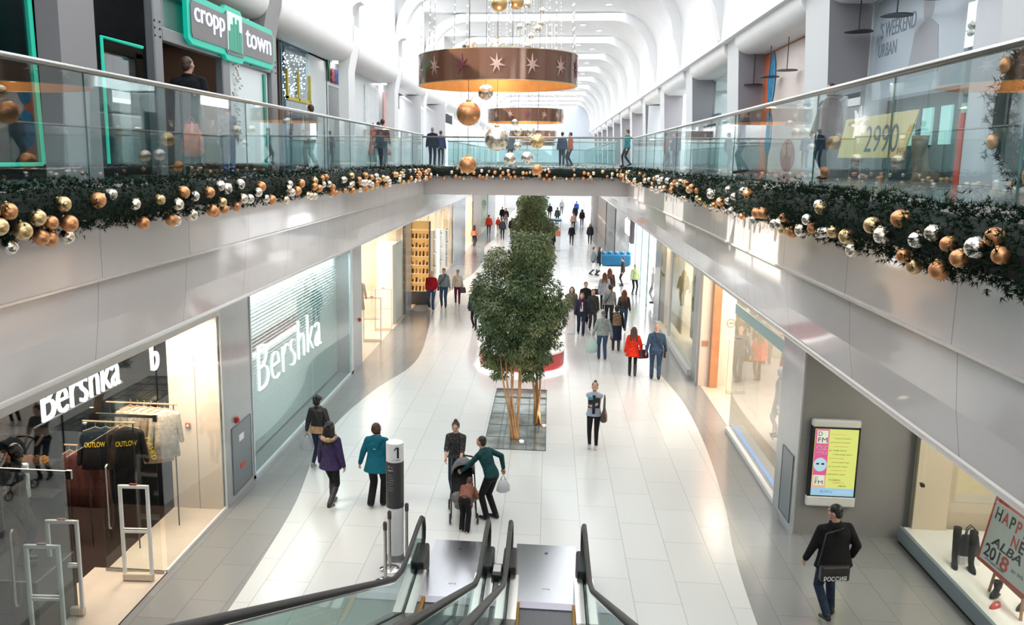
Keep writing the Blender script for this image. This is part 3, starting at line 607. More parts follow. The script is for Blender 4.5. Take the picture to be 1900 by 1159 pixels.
tag(MB().rbox(4.35, 46.6, 2.4, 4.55, 47.4, 4.56, .03).obj('hanging_screen', mat('dark_poster', (.06, .06, .07), .4)), 'dark rectangular panel hung high outside the bright white shop', 'panel')
tag(MB().box(4.5, 47.9, 2.6, 4.56, 52, 3.4).box(4.52, 48, 3.4, 4.54, 48.05, 4.56).box(4.52, 51, 3.4, 4.54, 51.05, 4.56).obj('light_box', M_emw), 'bright white light box above the far shop front', 'sign')
# advertising screen
t = thing('advertising_screen', 'tall lit advertising screen in a white housing on the grey wall', 'screen', (5.24, 15.64, .6))
MB().rbox(-.43, -.1, 0, .43, .02, .2, .03).obj('housing', mat('screen_white', (.80, .80, .79), .35), t); MB().rbox(-.42, -.1, 1.50, .42, .02, 1.64, .03).obj('housing', MATS['screen_white'], t)
MB().rbox(-.42, -.09, .18, .42, .02, 1.52, .01).obj('bezel', mat('bezel_black', (.01, .01, .012), .2), t)
def em(n, c, s=.62): return mat('screen_'+n, (.02, .02, .02), .3, emit=c, es=s)
sp = lambda x0, z0, x1, z1, n, m, y=-.094: MB().box(x0, y, z0, x1, y+.004, z1).obj(n, m, t)
sp(-.365, .215, .385, 1.47, 'display', em('yellow', (.85, .90, .22))); sp(-.36, .52, -.12, 1.465, 'pink_field', em('pink', (.85, .12, .33)), -.097); sp(-.365, .215, .385, .36, 'blue_field', em('blue', (.40, .68, .88)), -.098)
sp(-.36, .36, -.12, .60, 'orange_field', em('peach', (.9, .55, .35)), -.0975); sp(-.33, 1.2, -.14, 1.44, 'logo_field', em('cream', (.9, .95, .75)), -.099); sp(-.33, .41, -.15, .60, 'logo_field', em('cream', (.9, .95, .75)), -.099)
def st(b, x, z, w_, h, c): return text('screen_text', b, .1, plane_mx((x, -.1005, z), (1, 0, 0), (0, 0, 1)), c, t, .0005, width=w_, height=h)
bk, wt = mat('screen_ink', (.01, .01, .01), .4), em('white', (.95, .92, .95))
st('D', -.31, 1.34, .07, .08, bk); st('FM', -.31, 1.22, .16, .09, bk); st('OZ', -.33, 1.08, .19, .08, wt); st('ЧТОБЫ', -.33, 1.0, .19, .05, wt); st('D', -.31, .51, .05, .06, bk); st('FM', -.31, .43, .14, .07, bk)
MB().ell((-.24, -.099, .80), (.115, .003, .13), 20, 12).obj('round_motif', em('icy', (.55, .82, .9)), t)
MB().box(-.31, -.104, .8, -.26, -.1, .83).box(-.22, -.104, .8, -.17, -.1, .83).obj('motif_bars', bk, t)
ru = ['НАСТОЯЩИЙ ПОДАРОК', 'ТАНЦЫ И МУЗЫКА', 'ДЛЯ ВСЕЙ СЕМЬИ', 'КАЖДЫЕ ВЫХОДНЫЕ', 'В ЭФИРЕ', 'УТРЕННЕЕ ШОУ', 'ПРОГРАММА ПО ЗАЯВКАМ', 'КОНЦЕРТЫ', 'ВЕЧЕРНИЙ ЭФИР', 'НОВОСТИ', 'ЗВОНИТЕ НАМ']
zz = 1.42
for i, b in enumerate(ru):
    st(b, -.1+(.06 if i % 2 else 0), zz-.055, .26+.04*(i % 3), .022, bk if i % 3 else em('redtext', (.75, .2, .1))); zz -= .075
st('ТЕЛЕФОН', -.07, .50, .2, .035, bk); st('ПРЯМОГО', 0, .45, .2, .033, em('redtext', (.75, .2, .1))); st('ЭФИРА', .1, .39, .14, .033, bk); st('8(391)', -.2, .26, .2, .055, em('deepblue', (.05, .25, .5))); st('2787878', .02, .26, .3, .055, em('lilac', (.65, .75, .95)))
# shoe and bag window at the right edge
room(1, 6.55, 4.5, 15.66, mat('sand_wall', (.62, .52, .40), .6), M_white, 240, depth=1.9, h=3.9, lc=(1, .93, .82), nm='sand', near=False)
struct('floor_plinth', MB().box(6.5, 4.5, 0, 8.4, 15.45, .32), mat('white_plinth_top', (.9, .89, .88), .5))
struct('baseboard_right', MB().box(6.44, 4.5, .07, 6.5, 15.5, .32), mat('blue_grey_plinth', (.22, .28, .32), .35)); struct('baseboard_right_foot', MB().box(6.46, 4.5, 0, 6.5, 15.5, .07), M_black)
M_sg = glass('window_glass_sand', (.92, .96, .94), .03, .16)
for a, b in ((4.5, 12.3), (12.32, 14.85), (14.87, 15.5)): pane(6.5, a, b, .32, 3.9, m=M_sg)
t = thing('glass_clamp', 'small black clamp on the joint between two window panes', 'clamp', (6.49, 14.86, 1.35)); MB().rbox(-.03, -.05, -.03, .03, .05, .03, .01).obj('plate', M_black, t); MB().tube([(-.03, 0, 0), (-.05, 0, 0)], .012, 8).obj('screw', M_chrome, t)
struct('wall_sand_panel', MB().box(6.62, 15.38, .32, 7.2, 15.45, 3.9), mat('sand_panel', (.68, .57, .44), .6))
def boot(x, y, z, h, rz, m, name='boot', lab='', grp=None, heel=.05):
    t = thing(name, lab, 'shoe', (x, y, z), rz, grp)
    b = MB().loft([(0, .04, .015, .045, .12), (0, .045, .04, .045, .118), (0, .03, .07, .042, .1), (0, -.02, .11, .042, .06), (0, -.035, .16, .045, .05), (0, -.035, h*.55, .052, .058), (0, -.035, h*.85, .062, .066), (0, -.035, h, .06, .064)], 14)
    b.obj('upper', m, t, smooth=True); MB().loft([(0, .045, 0, .046, .125), (0, .045, .018, .046, .125)], 14).obj('sole', M_black, t); MB().box(-.03, -.09, 0, .03, -.04, .03).obj('heel', M_black, t)
    return t
M_bsuede = cloth('black_suede', (.018, .018, .022))
boot(6.72, 13.95, .32, .66, R(165), M_bsuede, lab='left of a pair of tall black suede boots in the window'); boot(6.92, 13.82, .32, .66, R(175), M_bsuede, lab='right of a pair of tall black suede boots in the window')
boot(6.9, 12.98, .32, .24, R(130), M_bsuede, lab='black ankle boot left of the easel foot'); boot(7.12, 12.62, .32, .2, R(120), cloth('black_ankle', (.03, .025, .02)), lab='black ankle boot behind the easel legs')
t = thing('handbag', 'dark navy handbag with two loop handles standing between the tall boots', 'bag', (6.98, 14.08, .32)); MB().loft([(0, 0, .15, .17, .07), (0, 0, .3, .16, .06), (0, 0, .48, .13, .03), (0, 0, .5, .12, .02)], 16, pw=4).obj('body', mat('navy_leather', (.02, .025, .04), .35), t, smooth='auto'); MB().box(-.16, -.08, 0, .16, .08, .15).obj('stand', M_white, t)
for s in (-1, 1): MB().tube([(-.07, s*.02, .48), (-.06, s*.025, .6), (0, s*.03, .66), (.06, s*.025, .6), (.07, s*.02, .48)], .01, 8).obj('handle', mat('navy_leather', (.02, .025, .04), .35), t, smooth=True)
t = thing('shoe', 'red and white shoe lying in front of the easel', 'shoe', (6.72, 12.62, .32), R(120)); MB().loft([(0, 0, 0, .04, .12), (0, 0, .04, .038, .11), (0, -.03, .08, .035, .06)], 12).obj('upper', mat('red_shoe', (.6, .05, .05), .4), t, smooth=True); MB().box(-.035, -.02, .04, .035, .03, .075).obj('bow', M_white, t)
for i in range(2): 
    t = thing('shoe', 'brown laced shoe of the pair behind the easel, %s one' % ('nearer' if i else 'farther'), 'shoe', (7.05+.14*i, 12.1-.1*i, .32), R(110)); MB().loft([(0, 0, 0, .045, .14), (0, 0, .05, .043, .13), (0, -.04, .1, .04, .07)], 12).obj('upper', mat('brown_leather', (.09, .05, .03), .35), t, smooth=True); MB().box(-.02, .0, .055, .02, .05, .085).obj('laces', M_coat3, t)
t = thing('easel', 'wooden easel holding the red framed poster in the window', 'easel', (7.0, 12.72, .32)); M_wood = mat('easel_wood', (.35, .19, .09), .5, noise=.15)
for a, b in (((-.12, .42, 0), (.02, .2, 1.5)), ((-.1, -.45, 0), (.02, -.2, 1.5)), ((.5, 0, 0), (.06, 0, 1.45))): MB().tube([a, b], .022, 6).obj('leg', M_wood, t)
MB().box(-.1, -.4, .30, -.04, .4, .34).obj('ledge', M_wood, t)
mx = plane_mx((-.18, .62, .43), (.04, -1, .0), (.17, .0, 1.0))
po = thing('poster', 'red framed poster with HAPPY NEW 2018 lettering on the easel', 'poster', (6.93, 12.73, .32))
o = MB().box(0, 0, -.012, 1.4, 1.05, 0, mx=mx).obj('frame', mat('red_frame', (.72, .07, .04), .4), po); o = MB().box(.06, .06, 0, 1.34, .99, .006, mx=mx).obj('sheet', mat('poster_white', (.85, .85, .86), .5), po)
def pt(b, x, y, w_, h, c, sh=0.): 
    m2 = mx @ Matrix.Translation((x, y, .007)); return text('poster_text', b, 1, m2, c, po, .001, width=w_, height=h, shear=sh, bold=.022 if h > .1 else 0)
rd = mat('poster_red', (.7, .08, .05), .5)
pt('H', .13, .74, .15, .19, bk); pt('A', .31, .74, .17, .19, rd); pt('P', .51, .74, .12, .19, bk); pt('P', .67, .74, .12, .19, rd); pt('Y', .82, .74, .15, .19, bk)
pt('N', .66, .52, .16, .18, rd); pt('E', .86, .52, .12, .18, bk); pt('W', 1.0, .52, .2, .18, bk); pt('ALBA', .26, .42, .74, .15, bk, .2) if False else pt('ALBA', .22, .36, .78, .14, bk, .2); pt('201', .12, .14, .4, .2, bk); pt('8', .56, .12, .2, .22, rd); pt('новогодние скидки', .2, .095, .5, .03, bk); pt('до 50%', .84, .2, .3, .06, bk)
tag(MB().box(7.9, 12.6, 1.25, 8.35, 13.5, 1.3).obj('wall_shelf', M_white), 'white wall shelf at the back of the sand-coloured window', 'shelf')
# ------------------------------------------------------------------ upper shops
def col3(n, c, r=.5, **k): return mat(n, c, r, **k)
M_neon = mat('green_neon', (.02, .5, .35), .4, emit=(.03, .62, .42), es=.55)
M_ugl = glass('upper_glass', (.86, .93, .93), .08, .38)
# left side: back-lit rooms
def uroom(s, xw, y0, y1, wall, e, lc, nm, depth=4.5, h=9.85):
    xb = xw+s*depth; a, b = min(xw, xb), max(xw, xb)
    struct('wall_%s_back' % nm, MB().box(xb-.05, y0, FZ, xb+.05, y1, h), wall)
    struct('wall_%s_near' % nm, MB().box(a, y0-.05, FZ, b, y0+.05, h), wall); struct('wall_%s_far' % nm, MB().box(a, y1-.05, FZ, b, y1+.05, h), wall)
    struct('ceiling_%s' % nm, MB().box(a, y0, h, b, y1, h+.1), wall)
    if e: lamp('shop_lamp_'+nm, 'AREA', ((a+b)/2, (y0+y1)/2, h-.1), (0, 0, 0), e, lc, depth*.8, (y1-y0)*.8)
uroom(-1, UL, -2, 16, M_dark, 40, (.6, .8, 1), 'navy'); uroom(-1, UL, 16, 23.4, mat('dark_brown_wall', (.06, .035, .025), .6), 60, (1, .8, .6), 'brown')
struct('wall_black_front', MB().box(UL-.1, 12.4, FZ, UL, 13.85, 9.9).box(UL-.1, 15.35, FZ, UL, 15.95, 9.9).box(UL-.1, 13.85, 8.75, UL, 15.35, 9.9).box(UL-.1, 13.85, FZ, UL, 15.35, 6.67), M_dark)
pane(UL, 8, 12, 6.67, 9.8, m=glass('blue_glass', (.55, .68, .75), .22, .7)); pane(UL, 13.85, 15.35, 6.67, 8.7, m=M_ugl)
def neon(pts, lab): tag(MB().tube(pts, .028, 8, cap=True).obj('neon_tube', M_neon), lab, 'neon tube')
neon([(UL+.03, 11.98, 6.67), (UL+.03, 11.9, 9.6)], 'green neon tube running up the dark shop front at the far left'); neon([(UL+.03, 13.86, 6.67), (UL+.03, 13.86, 8.70), (UL+.03, 15.3, 8.70)], 'green neon tube bent around the dark display window'); neon([(UL+.03, 8.4, 6.67), (UL+.03, 11.94, 6.67)], 'horizontal green neon tube along the foot of the far left window')
M_truss = mat('steel_truss', (.23, .24, .25), .35, .4)
PX = -6.34; K = .864; py_ = lambda y: y*K; pz_ = lambda z: 6.8+(z-6.8)*K
t = thing('shop_portal', 'riveted grey steel portal around the dark shop entrance', 'portal', (PX, py_(16), FZ+.015))
def portal(y0, y1, z0, z1, nm='post'): MB().rbox(-.16, py_(y0-16), max(0, pz_(z0)-FZ-.015) if z0 > FZ else 0, 0, py_(y1-16), pz_(z1)-FZ-.015, .02).obj(nm, M_truss, t)
portal(15.95, 16.3, FZ, 9.9); portal(19.35, 19.8, FZ, 9.1); portal(22.8, 23.25, FZ, 9.9)
portal(16.3, 22.8, 8.95, 9.2, 'lower_beam'); portal(16.3, 22.8, 9.82, 9.95, 'upper_beam')
rv = MB()
for y in (15.98, 16.2, 19.42, 19.7, 22.85, 23.15, 21.2):
    for z in (8.98, 9.12, 9.25): rv.ell((.005, py_(y-16), pz_(z)-FZ), (.012, .02, .02), 6, 4)
tag(rv.obj('rivets', M_black, t), kind='stuff')
MB().box(-.14, py_(.3), pz_(9.2)-FZ, -.12, py_(6.8), pz_(9.82)-FZ).obj('mirror_infill', mat('mirror_infill', (.25, .28, .28), .15, .5), t)
MB().box(-.10, py_(3.85), .2, -.09, py_(6.75), pz_(8.95)-FZ-.02).obj('white_display', mat('display_white', (.70, .76, .78), .3, emit=(.8, .85, .86), es=.12), t)
MB().box(-.12, py_(6.35), .1, -.05, py_(6.5), pz_(8.9)-FZ-.02).obj('green_post', mat('green_glow_post', (.0, .12, .08), .4, emit=(0, .2, .13), es=.5), t)
orn = MB(); r0 = random.Random(4)
for i in range(60): orn.ell((-.02, py_(4.2)+r0.gauss(0, .13)+.1*(i//30), r0.uniform(.6, 2.2)), (.03, .03, .03), 6, 4)
tag(orn.obj('silver_strings', mat('silver_orn', (.7, .7, .68), .15, .9), t), kind='stuff')
t = thing('shop_sign', 'green lit shop sign reading cropp town on the steel portal', 'sign', (PX+.06, py_(17.35), pz_(9.1)))
t.scale = (1, K, .80)
def outline(g): return [(0-g, .12-g), (0-g, .78+g), (.1, .88+g), (1.9, .88+g), (2.0, .98+g), (2.95, .98+g), (3.05, .88+g), (5.2, .88+g), (5.32+g, .78), (5.32+g, .14), (5.2, .02-g), (3.1, .02-g), (3.0, -.08-g), (2.0, -.08-g), (1.9, .02-g), (.1, .02-g)]
MB().prism([(a, b) for a, b in outline(.1)], -.05, .03, 'X').obj('glowing_border', mat('sign_green', (.0, .30, .22), .4, emit=(.0, .36, .25), es=.62), t)
MB().prism([(a+.0, b) for a, b in outline(-.04)], .03, .05, 'X').obj('face', mat('sign_face_grey', (.17, .16, .17), .4), t)
text('lettering', 'cropp', .5, plane_mx((.055, .2, .28), (0, 1, 0), (0, 0, 1)), mat('sign_white', (.8, .85, .95), .5, emit=(.75, .82, 1), es=.7), t, .01, width=1.65, height=.44); text('lettering', 'town', .5, plane_mx((.055, 3.2, .28), (0, 1, 0), (0, 0, 1)), MATS['sign_white'], t, .01, width=1.85, height=.42)
MB().box(.05, 2.02, .05, .06, 2.95, .95).obj('emblem_field', mat('emblem_pale', (.6, .75, .72), .4, emit=(.6, .75, .72), es=.3), t)
em_ = MB()
for a, b, h in ((2.06, 2.2, .45), (2.2, 2.35, .62), (2.36, 2.46, .8), (2.46, 2.58, .66), (2.6, 2.72, .78), (2.74, 2.9, .5)): em_.box(.06, a, .05, .07, b, .05+h)
em_.obj('emblem', mat('emblem_green', (.0, .22, .15), .4, emit=(0, .3, .18), es=.3), t)
uroom(-1, UL, 23.6, 28.4, mat('night_blue_wall', (.04, .09, .13), .4), 120, (.8, .9, 1), 'blue'); pane(UL, 23.9, 26.2, 6.6, 9.8, m=M_ugl)
yf = MB().box(UL, 23.9, 8.36, UL+.06, 26.3, 8.46)
for y in (23.9, 25.0, 26.2): yf.box(UL, y, 8.4, UL+.06, y+.1, 9.2)
tag(yf.obj('yellow_frame', mat('yellow_paint', (.55, .42, .03), .5)), 'yellow window frame on the dark blue shop front', 'frame')
rr = random.Random(3)
t = thing('fairy_light_curtain', 'blue-white curtain of tiny lights in the dark blue shop window', 'lights', (UL-.15, 25, 9.8), 0)
sp_ = MB()
for i in range(170): sp_.ell((rr.uniform(-.1, .1), rr.uniform(-1.1, 1.2), -rr.uniform(.1, 1.4)), (.02, .02, .02), 5, 3)
tag(sp_.obj('bulbs', mat('cold_bulbs', (.8, .9, 1), .4, emit=(.7, .9, 1), es=4), t), kind='stuff')
wr = MB()
for i in range(10): wr.tube([(0, -1.1+.24*i, 0), (0, -1.1+.24*i, -1.4)], .004, 4)
tag(wr.obj('wires', M_steel, t), kind='stuff')
struct('wall_white_front', MB().box(UL-.1, 26.3, FZ, UL, 28.6, 9.9).box(UL-.1, 31.5, FZ, UL, 37.1, 9.9).box(UL-.1, 28.6, 9.15, UL, 31.5, 9.9), mat('glossy_white_front', (.76, .82, .84), .2))
struct('door_1', MB().box(UL-.12, 28.7, FZ, UL-.05, 31.4, 9.12), mat('slate_door', (.16, .20, .21), .3))
t = thing('shop_sign', 'multicoloured letter sign on the white shop front, beyond the green one', 'sign', (UL+.05, 28.3, 9.25))
for i, (ch, c) in enumerate(zip('Yamamay', [(.02, .25, .12), (.5, .06, .08), (.05, .1, .35), (.55, .1, .12), (.08, .12, .35), (.5, .06, .1), (.08, .08, .3)])):
    text('letter', ch, .5, plane_mx((0, .5*i, (0 if ch != 'y' else -.1)), (0, 1, 0), (0, 0, 1)), mat('letter_%d' % i, c, .5), t, .03, width=.42, height=.7 if i == 0 else .45, bold=.02)
for y0, y1, c, lab in ((38.0, 39.6, (.80, .48, .46), 'pale pink poster with sparkles on the left upper gallery'), (34.2, 36.6, (.80, .84, .86), 'white poster with a red triangular cap on the left upper gallery')):
    tag(MB().box(UL+.0, y0, 6.6, UL+.04, y1, 9.6).obj('wall_banner', mat('ban_%d' % int(y0), c, .5, noise=.08, nscale=3)), lab, 'poster')
t = thing('red_cap_decoration', 'red pointed cap shape standing out on the white poster', 'decoration', (UL+.1, 35.4, 6.9)); MB().lathe([(.75, 0), (.72, .15), (.35, .6), (.1, 1.05), (.02, 1.3)], n=20).obj('cap', mat('cap_red', (.6, .09, .07), .6), t, smooth=True)
struct('wall_left_gallery', MB().box(UL-.1, 37.1, FZ, UL, 41.5, 9.9).box(-9.5, 62, FZ, -9.3, YE, 9.9), M_white)
struct('wall_left_recess', MB().box(-11, 41.5, FZ, -10.9, 62, 9.9).box(-11, 58, FZ, -7.2, 58.1, 9.9), mat('recess_grey', (.36, .36, .37), .6))
t = thing('star_sign', 'bright white glowing shape on the left upper gallery', 'sign', (UL+.15, 41.0, 8.4))
for k in range(7): a = k*PI*2/7; MB().cap((0, 0, 0), (0, .8*math.cos(a), .8*math.sin(a)), .14, .04, 8).obj('ray', mat('ray_glow', (1, 1, 1), .5, emit=(1, 1, 1), es=1.2), t, smooth=True)
for i, (x, y, r_) in enumerate(((-7.1, 44.3, .55), (-7.1, 52.2, .85))): struct('wall_round_column', MB().lathe([(r_, 0), (r_, 3.4)], (x, y, FZ), 28), mat('round_column_grey', (.50, .50, .52), .6), smooth='auto')
t = thing('vertical_banner', 'dark blue banner with a pale emblem between the round columns on the left', 'banner', (-7.6, 48.4, 6.6)); MB().rbox(-.03, -.75, 0, .03, .75, 3.2, .01).obj('panel', mat('banner_blue', (.03, .09, .28), .4), t); text('lettering', 'CZ', .6, plane_mx((.04, -.5, 1.0), (0, 1, 0), (0, 0, 1)), M_white, t, .005, width=1.0, height=.7)
for s, nm in ((-1, 'left'), (1, 'right')): lamp('gallery_lamp_'+nm, 'AREA', (s*8.5, 75, 9.7), (0, 0, 0), 700, (1, .98, .95), 2, 70)
# right side
RB = UR
uroom(1, RB, 6, 18.7, mat('pale_shop_wall', (.55, .60, .64), .6), 160, (.9, .96, 1), 'pale')
pp = mat('pale_blue_poster', (.50, .58, .66), .35, noise=.12, nscale=.5)
struct('window_70', MB().box(RB, 6, 6.5, RB+.01, 14.6, 9.8), M_ugl)
t = thing('window_poster', 'huge pale blue window poster with faint figure and WEEKEND lettering', 'poster', (RB+.06, 14.6, 8.0)); MB().box(0, 0, -.0, .02, 4.0, 1.85).obj('sheet', pp, t)
text('lettering', "'S WEEKEND", .4, plane_mx((-.004, 3.8, 1.15), (0, -1, 0), (0, 0, 1)), mat('poster_ink', (.20, .24, .30), .5), t, .002, width=1.7, height=.3); text('lettering', 'URBAN', .4, plane_mx((-.004, 3.8, .8), (0, -1, 0), (0, 0, 1)), MATS['poster_ink'], t, .002, width=.9, height=.25)
fg_ = MB().ell((-.002, 1.6, 1.45), (.004, .22, .3), 16, 10); fg_.prism([(1.0, .3), (1.15, 1.05), (1.45, 1.2), (1.75, 1.2), (2.1, 1.05), (2.3, .3)], -.006, .0, 'X'); fg_.obj('printed_figure', mat('poster_figure', (.40, .42, .46), .5), t)
tag(MB().box(RB-.04, 8.5, FZ+.02, RB-.015, 14.2, 9.8).obj('window_poster', mat('grey_white_poster', (.60, .63, .68), .35, noise=.05, nscale=1)), 'plain grey-white panel filling the window nearest the right edge', 'poster')
tag(MB().box(RB-.03, 14.25, FZ, RB+.03, 14.45, 7.55).obj('red_ribbon', mat('ribbon_red', (.62, .07, .03), .5, noise=.2, nscale=20)), 'narrow red ribbon strip standing against the right shop window', 'ribbon')
struct('wall_teal_counter', MB().box(RB+.4, 14.6, FZ, RB+.5, 18.7, 8.0), mat('teal_dark', (.06, .12, .13), .4))
for i in range(5): tag(MB().box(RB+.36, 14.9+.75*i, 7.1, RB+.4, 15.3+.75*i, 7.75).obj('teal_lamp', mat('pale_teal_light', (.4, .7, .68), .5, emit=(.4, .75, .72), es=.5)), 'small pale teal lamp behind the right shop window', 'lamp', 'teal light panels in the right shop')
t = thing('boot', 'large beige display boot in the right upper shop window', 'boot', (RB+.15, 16.0, FZ), R(-90)); MB().loft([(0, .12, 0, .09, .32), (0, .1, .12, .09, .28), (0, -.05, .25, .09, .14), (0, -.1, .6, .11, .13), (0, -.1, .8, .12, .14)], 16).obj('upper', mat('beige_suede', (.42, .33, .26), .8, noise=.2), t, smooth=True); MB().box(-.08, -.2, -.0, .08, .42, .04).obj('sole', mat('beige_sole', (.3, .22, .16), .7), t)
def pend(y, z1, lab, x=RB-.35):
    t = thing('pendant_lamp', lab, 'lamp', (x, y, 10.0 if False else 9.95)); L = 9.95-z1
    MB().tube([(0, 0, 0), (0, 0, -L)], .012, 6).obj('cord', M_black, t); MB().lathe([(.02, -L), (.26, -L-.01), (.27, -L-.03), (.24, -L-.025), (.02, -L-.015)], n=20).obj('shade', M_black, t)
for y, z in ((18.4, 9.33), (16.5, 9.34), (14.8, 9.35)): pend(y, z, 'black disc lamp on a cord before the pale blue poster, %s' % {18.4: 'next to the column', 16.5: 'in the middle', 14.8: 'at the near end'}[y])
for y, z in ((27.3, 9.05), (25.4, 9.1), (23.6, 9.1)): pend(y, z, 'black disc lamp on a cord before the pink poster, %s' % {27.3: 'at its far end', 25.4: 'in the middle', 23.6: 'nearest the leaning column'}[y])
t = thing('price_sign', 'yellow price card reading 2990 standing behind the right balustrade', 'sign', (5.6, 17.1, FZ))
pm = plane_mx((.20, 1.3, .42), (.06, -1, .0), (0, 0, 1)); MB().prism([(-.1, 0), (2.75, 0), (3.2, .78), (.2, .74)], 0, .02, 'Z').add([], []).obj('card', mat('card_yellow', (.80, .66, .25), .5), t).data.transform(pm)
text('lettering', '2990', .5, pm @ Matrix.Translation((1.15, .1, .022)), mat('ink_dark', (.03, .05, .07), .5), t, .002, width=1.4, height=.48, shear=.1); text('lettering', 'RENAISSO', .1, pm @ Matrix.Translation((.35, .6, .022)), mat('ink_red', (.5, .12, .08), .5), t, .002, width=.9, height=.09); text('lettering', 'РУБ.', .1, pm @ Matrix.Translation((2.55, .06, .022)), MATS['ink_dark'], t, .002, width=.3, height=.1)
for a in (.5, 2.2): MB().tube([pm @ Vector((a, .02, -.01)), pm @ Vector((a, -.42, -.01))], .02, 8).obj('leg', M_steel, t)
t = thing('wreath', 'big green fir wreath with copper baubles at the right edge of the upper floor', 'wreath', (5.78, 11.0, 7.40), R(37))
wv = MB(); rr = random.Random(9)
def needles(mb, c, n, L, w_, rg, up=None):
    for _ in range(n):
        d = Vector((rg.gauss(0, 1), rg.gauss(0, 1), rg.gauss(0, 1))).normalized()
        if up is not None: d = (d+up).normalized()
        s = d.cross(Vector((rg.gauss(0, 1), rg.gauss(0, 1), rg.gauss(0, 1)))).normalized()*w_*.5; l = L*rg.uniform(.6, 1.1)
        mb.add([c+s, c-s, c+d*l], [(0, 1, 2)])
for i in range(1300):
    a = rr.uniform(0, 2*PI); q = .62+rr.gauss(0, .1); needles(wv, Vector((rr.gauss(0, .05), .55*q/.62*math.cos(a), 1.0*q/.62*math.sin(a)*.75)), 12, .09, .012, rr)
M_fir = mat('fir_needles', (.006, .020, .009), .8, noise=.5, nscale=6, spec=.15)
wv.obj('foliage', M_fir, t, fixn=False); MB().tube([(0, .55*math.cos(2*PI*i/24), .75*math.sin(2*PI*i/24)) for i in range(25)], .09, 8).obj('hoop', mat('twig_green', (.012, .025, .012), .9), t)
M_copper = mat('matte_copper_gold', (.78, .37, .17), .34, .85, noise=.06, nscale=12)
M_gold = mat('satin_gold', (.82, .58, .30), .28, .9)
M_mirror = mat('mirror_gold', (.90, .80, .66), .07, 1., bump=.5, bscale=22)
M_silver = mat('mirror_champagne', (.86, .80, .74), .05, 1., bump=.4, bscale=18)
for i, (a, b) in enumerate([(.5, .55), (-.3, .7), (.1, -.75), (-.55, -.2), (.55, -.35), (-.1, .75)]):
    tag(MB().ell((5.78-.12*.8-a*.6, 11.0-.12*.6+a*.8, 7.40+b), (.07, .07, .1)).obj('bauble', M_copper, smooth=True), 'copper bauble on the fir wreath', 'bauble', 'baubles on the wreath')
uroom(1, RB, 20.4, 27.4, mat('orange_wall', (.62, .20, .08), .6), 160, (1, .9, .85), 'orange')
struct('window_71', MB().box(RB, 20.5, 6.5, RB+.01, 27.3, 9.85), M_ugl)
tag(MB().box(RB-.03, 20.5, FZ+.02, RB-.01, 27.2, 9.85).obj('window_poster', mat('pink_white_poster', (.78, .66, .62), .4, noise=.1, nscale=.6)), 'huge pinkish white window poster between the leaning columns', 'poster')
tag(MB().box(RB-.05, 26.3, FZ+.02, RB-.035, 27.3, 9.85).obj('orange_border', mat('orange_print', (.72, .16, .06), .4)), 'orange strip at the far edge of the pink window poster', 'poster')
for y, z, rz_, lab in ((26.4, 9.1, .75, 'blue oval sticker high on the orange strip'), (26.4, 7.6, .6, 'blue oval sticker low on the orange strip'), (21.9, 7.7, .6, 'blue oval sticker at the near end of the pink poster')): tag(MB().ell((RB-.055, y, z), (.01, .42, rz_), 24, 12).obj('round_sticker', mat('sticker_blue', (.03, .26, .50), .5, noise=.4, nscale=5)), lab, 'sticker')
t = thing('pink_flower_print', 'reddish round print low on the pink window poster', 'print', (RB-.045, 24.2, 6.95)); MB().ell((0, 0, 0), (.015, .7, .42), 24, 12).obj('patch', mat('print_red', (.55, .2, .17), .5, noise=.3), t)
for a in (-.3, .25): MB().ell((-.015, a, .15), (.01, .22, .2), 18, 10).obj('blossom', mat('print_salmon', (.7, .38, .32), .5, noise=.3), t)
uroom(1, RB, 29, 40.5, M_white, 300, (.95, 1, 1), 'mint')
struct('window_72', MB().box(RB, 29, 6.5, RB+.01, 40.3, 9.85), M_ugl); struct('wall_mint_panel', MB().box(RB+.1, 29.2, FZ, RB+.2, 32.8, 9.3), mat('mint_grey', (.42, .50, .48), .4)); struct('door_2', MB().box(RB+.1, 35, FZ, RB+.2, 36.6, 8.6), mat('teal_door', (.12, .24, .25), .3))
for x, y, r_ in ((6.3, 45.6, .45), (6.4, 52, .85)): struct('wall_round_column', MB().lathe([(r_, 0), (r_, 3.4)], (x, y, FZ), 28), mat('round_column_white', (.62, .66, .70), .6), smooth='auto')
struct('wall_right_recess', MB().box(11, 41, FZ, 11.1, 62, 9.9).box(7, 62, FZ, 11, 62.1, 9.9).box(RB, 62, FZ, RB+.1, 68, 9.9), mat('recess_beige', (.46, .44, .42), .6)); struct('wall_right_gallery', MB().box(7.4, 68, FZ, 7.5, YE, 9.9), M_white)
for i in range(9): tag(MB().box(RB, 67.4+BAY/2*i*1.0+(0 if i % 2 else 2.6), 8.2, RB+.05, 68.7+BAY/2*i+(0 if i % 2 else 2.6), 9.91).obj('gallery_flag', mat('flag_%d' % (i % 4), [(.75, .28, .1), (.3, .15, .5), (.75, .6, .1), (.5, .1, .15)][i % 4], .6)), ['orange', 'violet', 'yellow', 'crimson'][i % 4]+' flag hanging far down the right upper gallery', 'flag', ['orange', 'violet', 'yellow', 'crimson'][i % 4]+' gallery flags')
# ceiling downlights
for i in range(10):
    for j, x in enumerate((1.6, 2.6)):
        t = thing('downlight', 'round downlight in the vaulted ceiling', 'light', (x, 33+8.55*i+2.2*j, VZ), 0, 'ceiling downlights'); MB().lathe([(.16, -.02), (.15, -.012), (.01, -.012)], n=16).obj('lens', mat('lens_glow', (1, 1, 1), .5, emit=(1, 1, 1), es=8), t); MB().lathe([(.2, 0), (.2, -.02), (.16, -.025), (.155, 0)], n=16).obj('trim_ring', M_white, t)

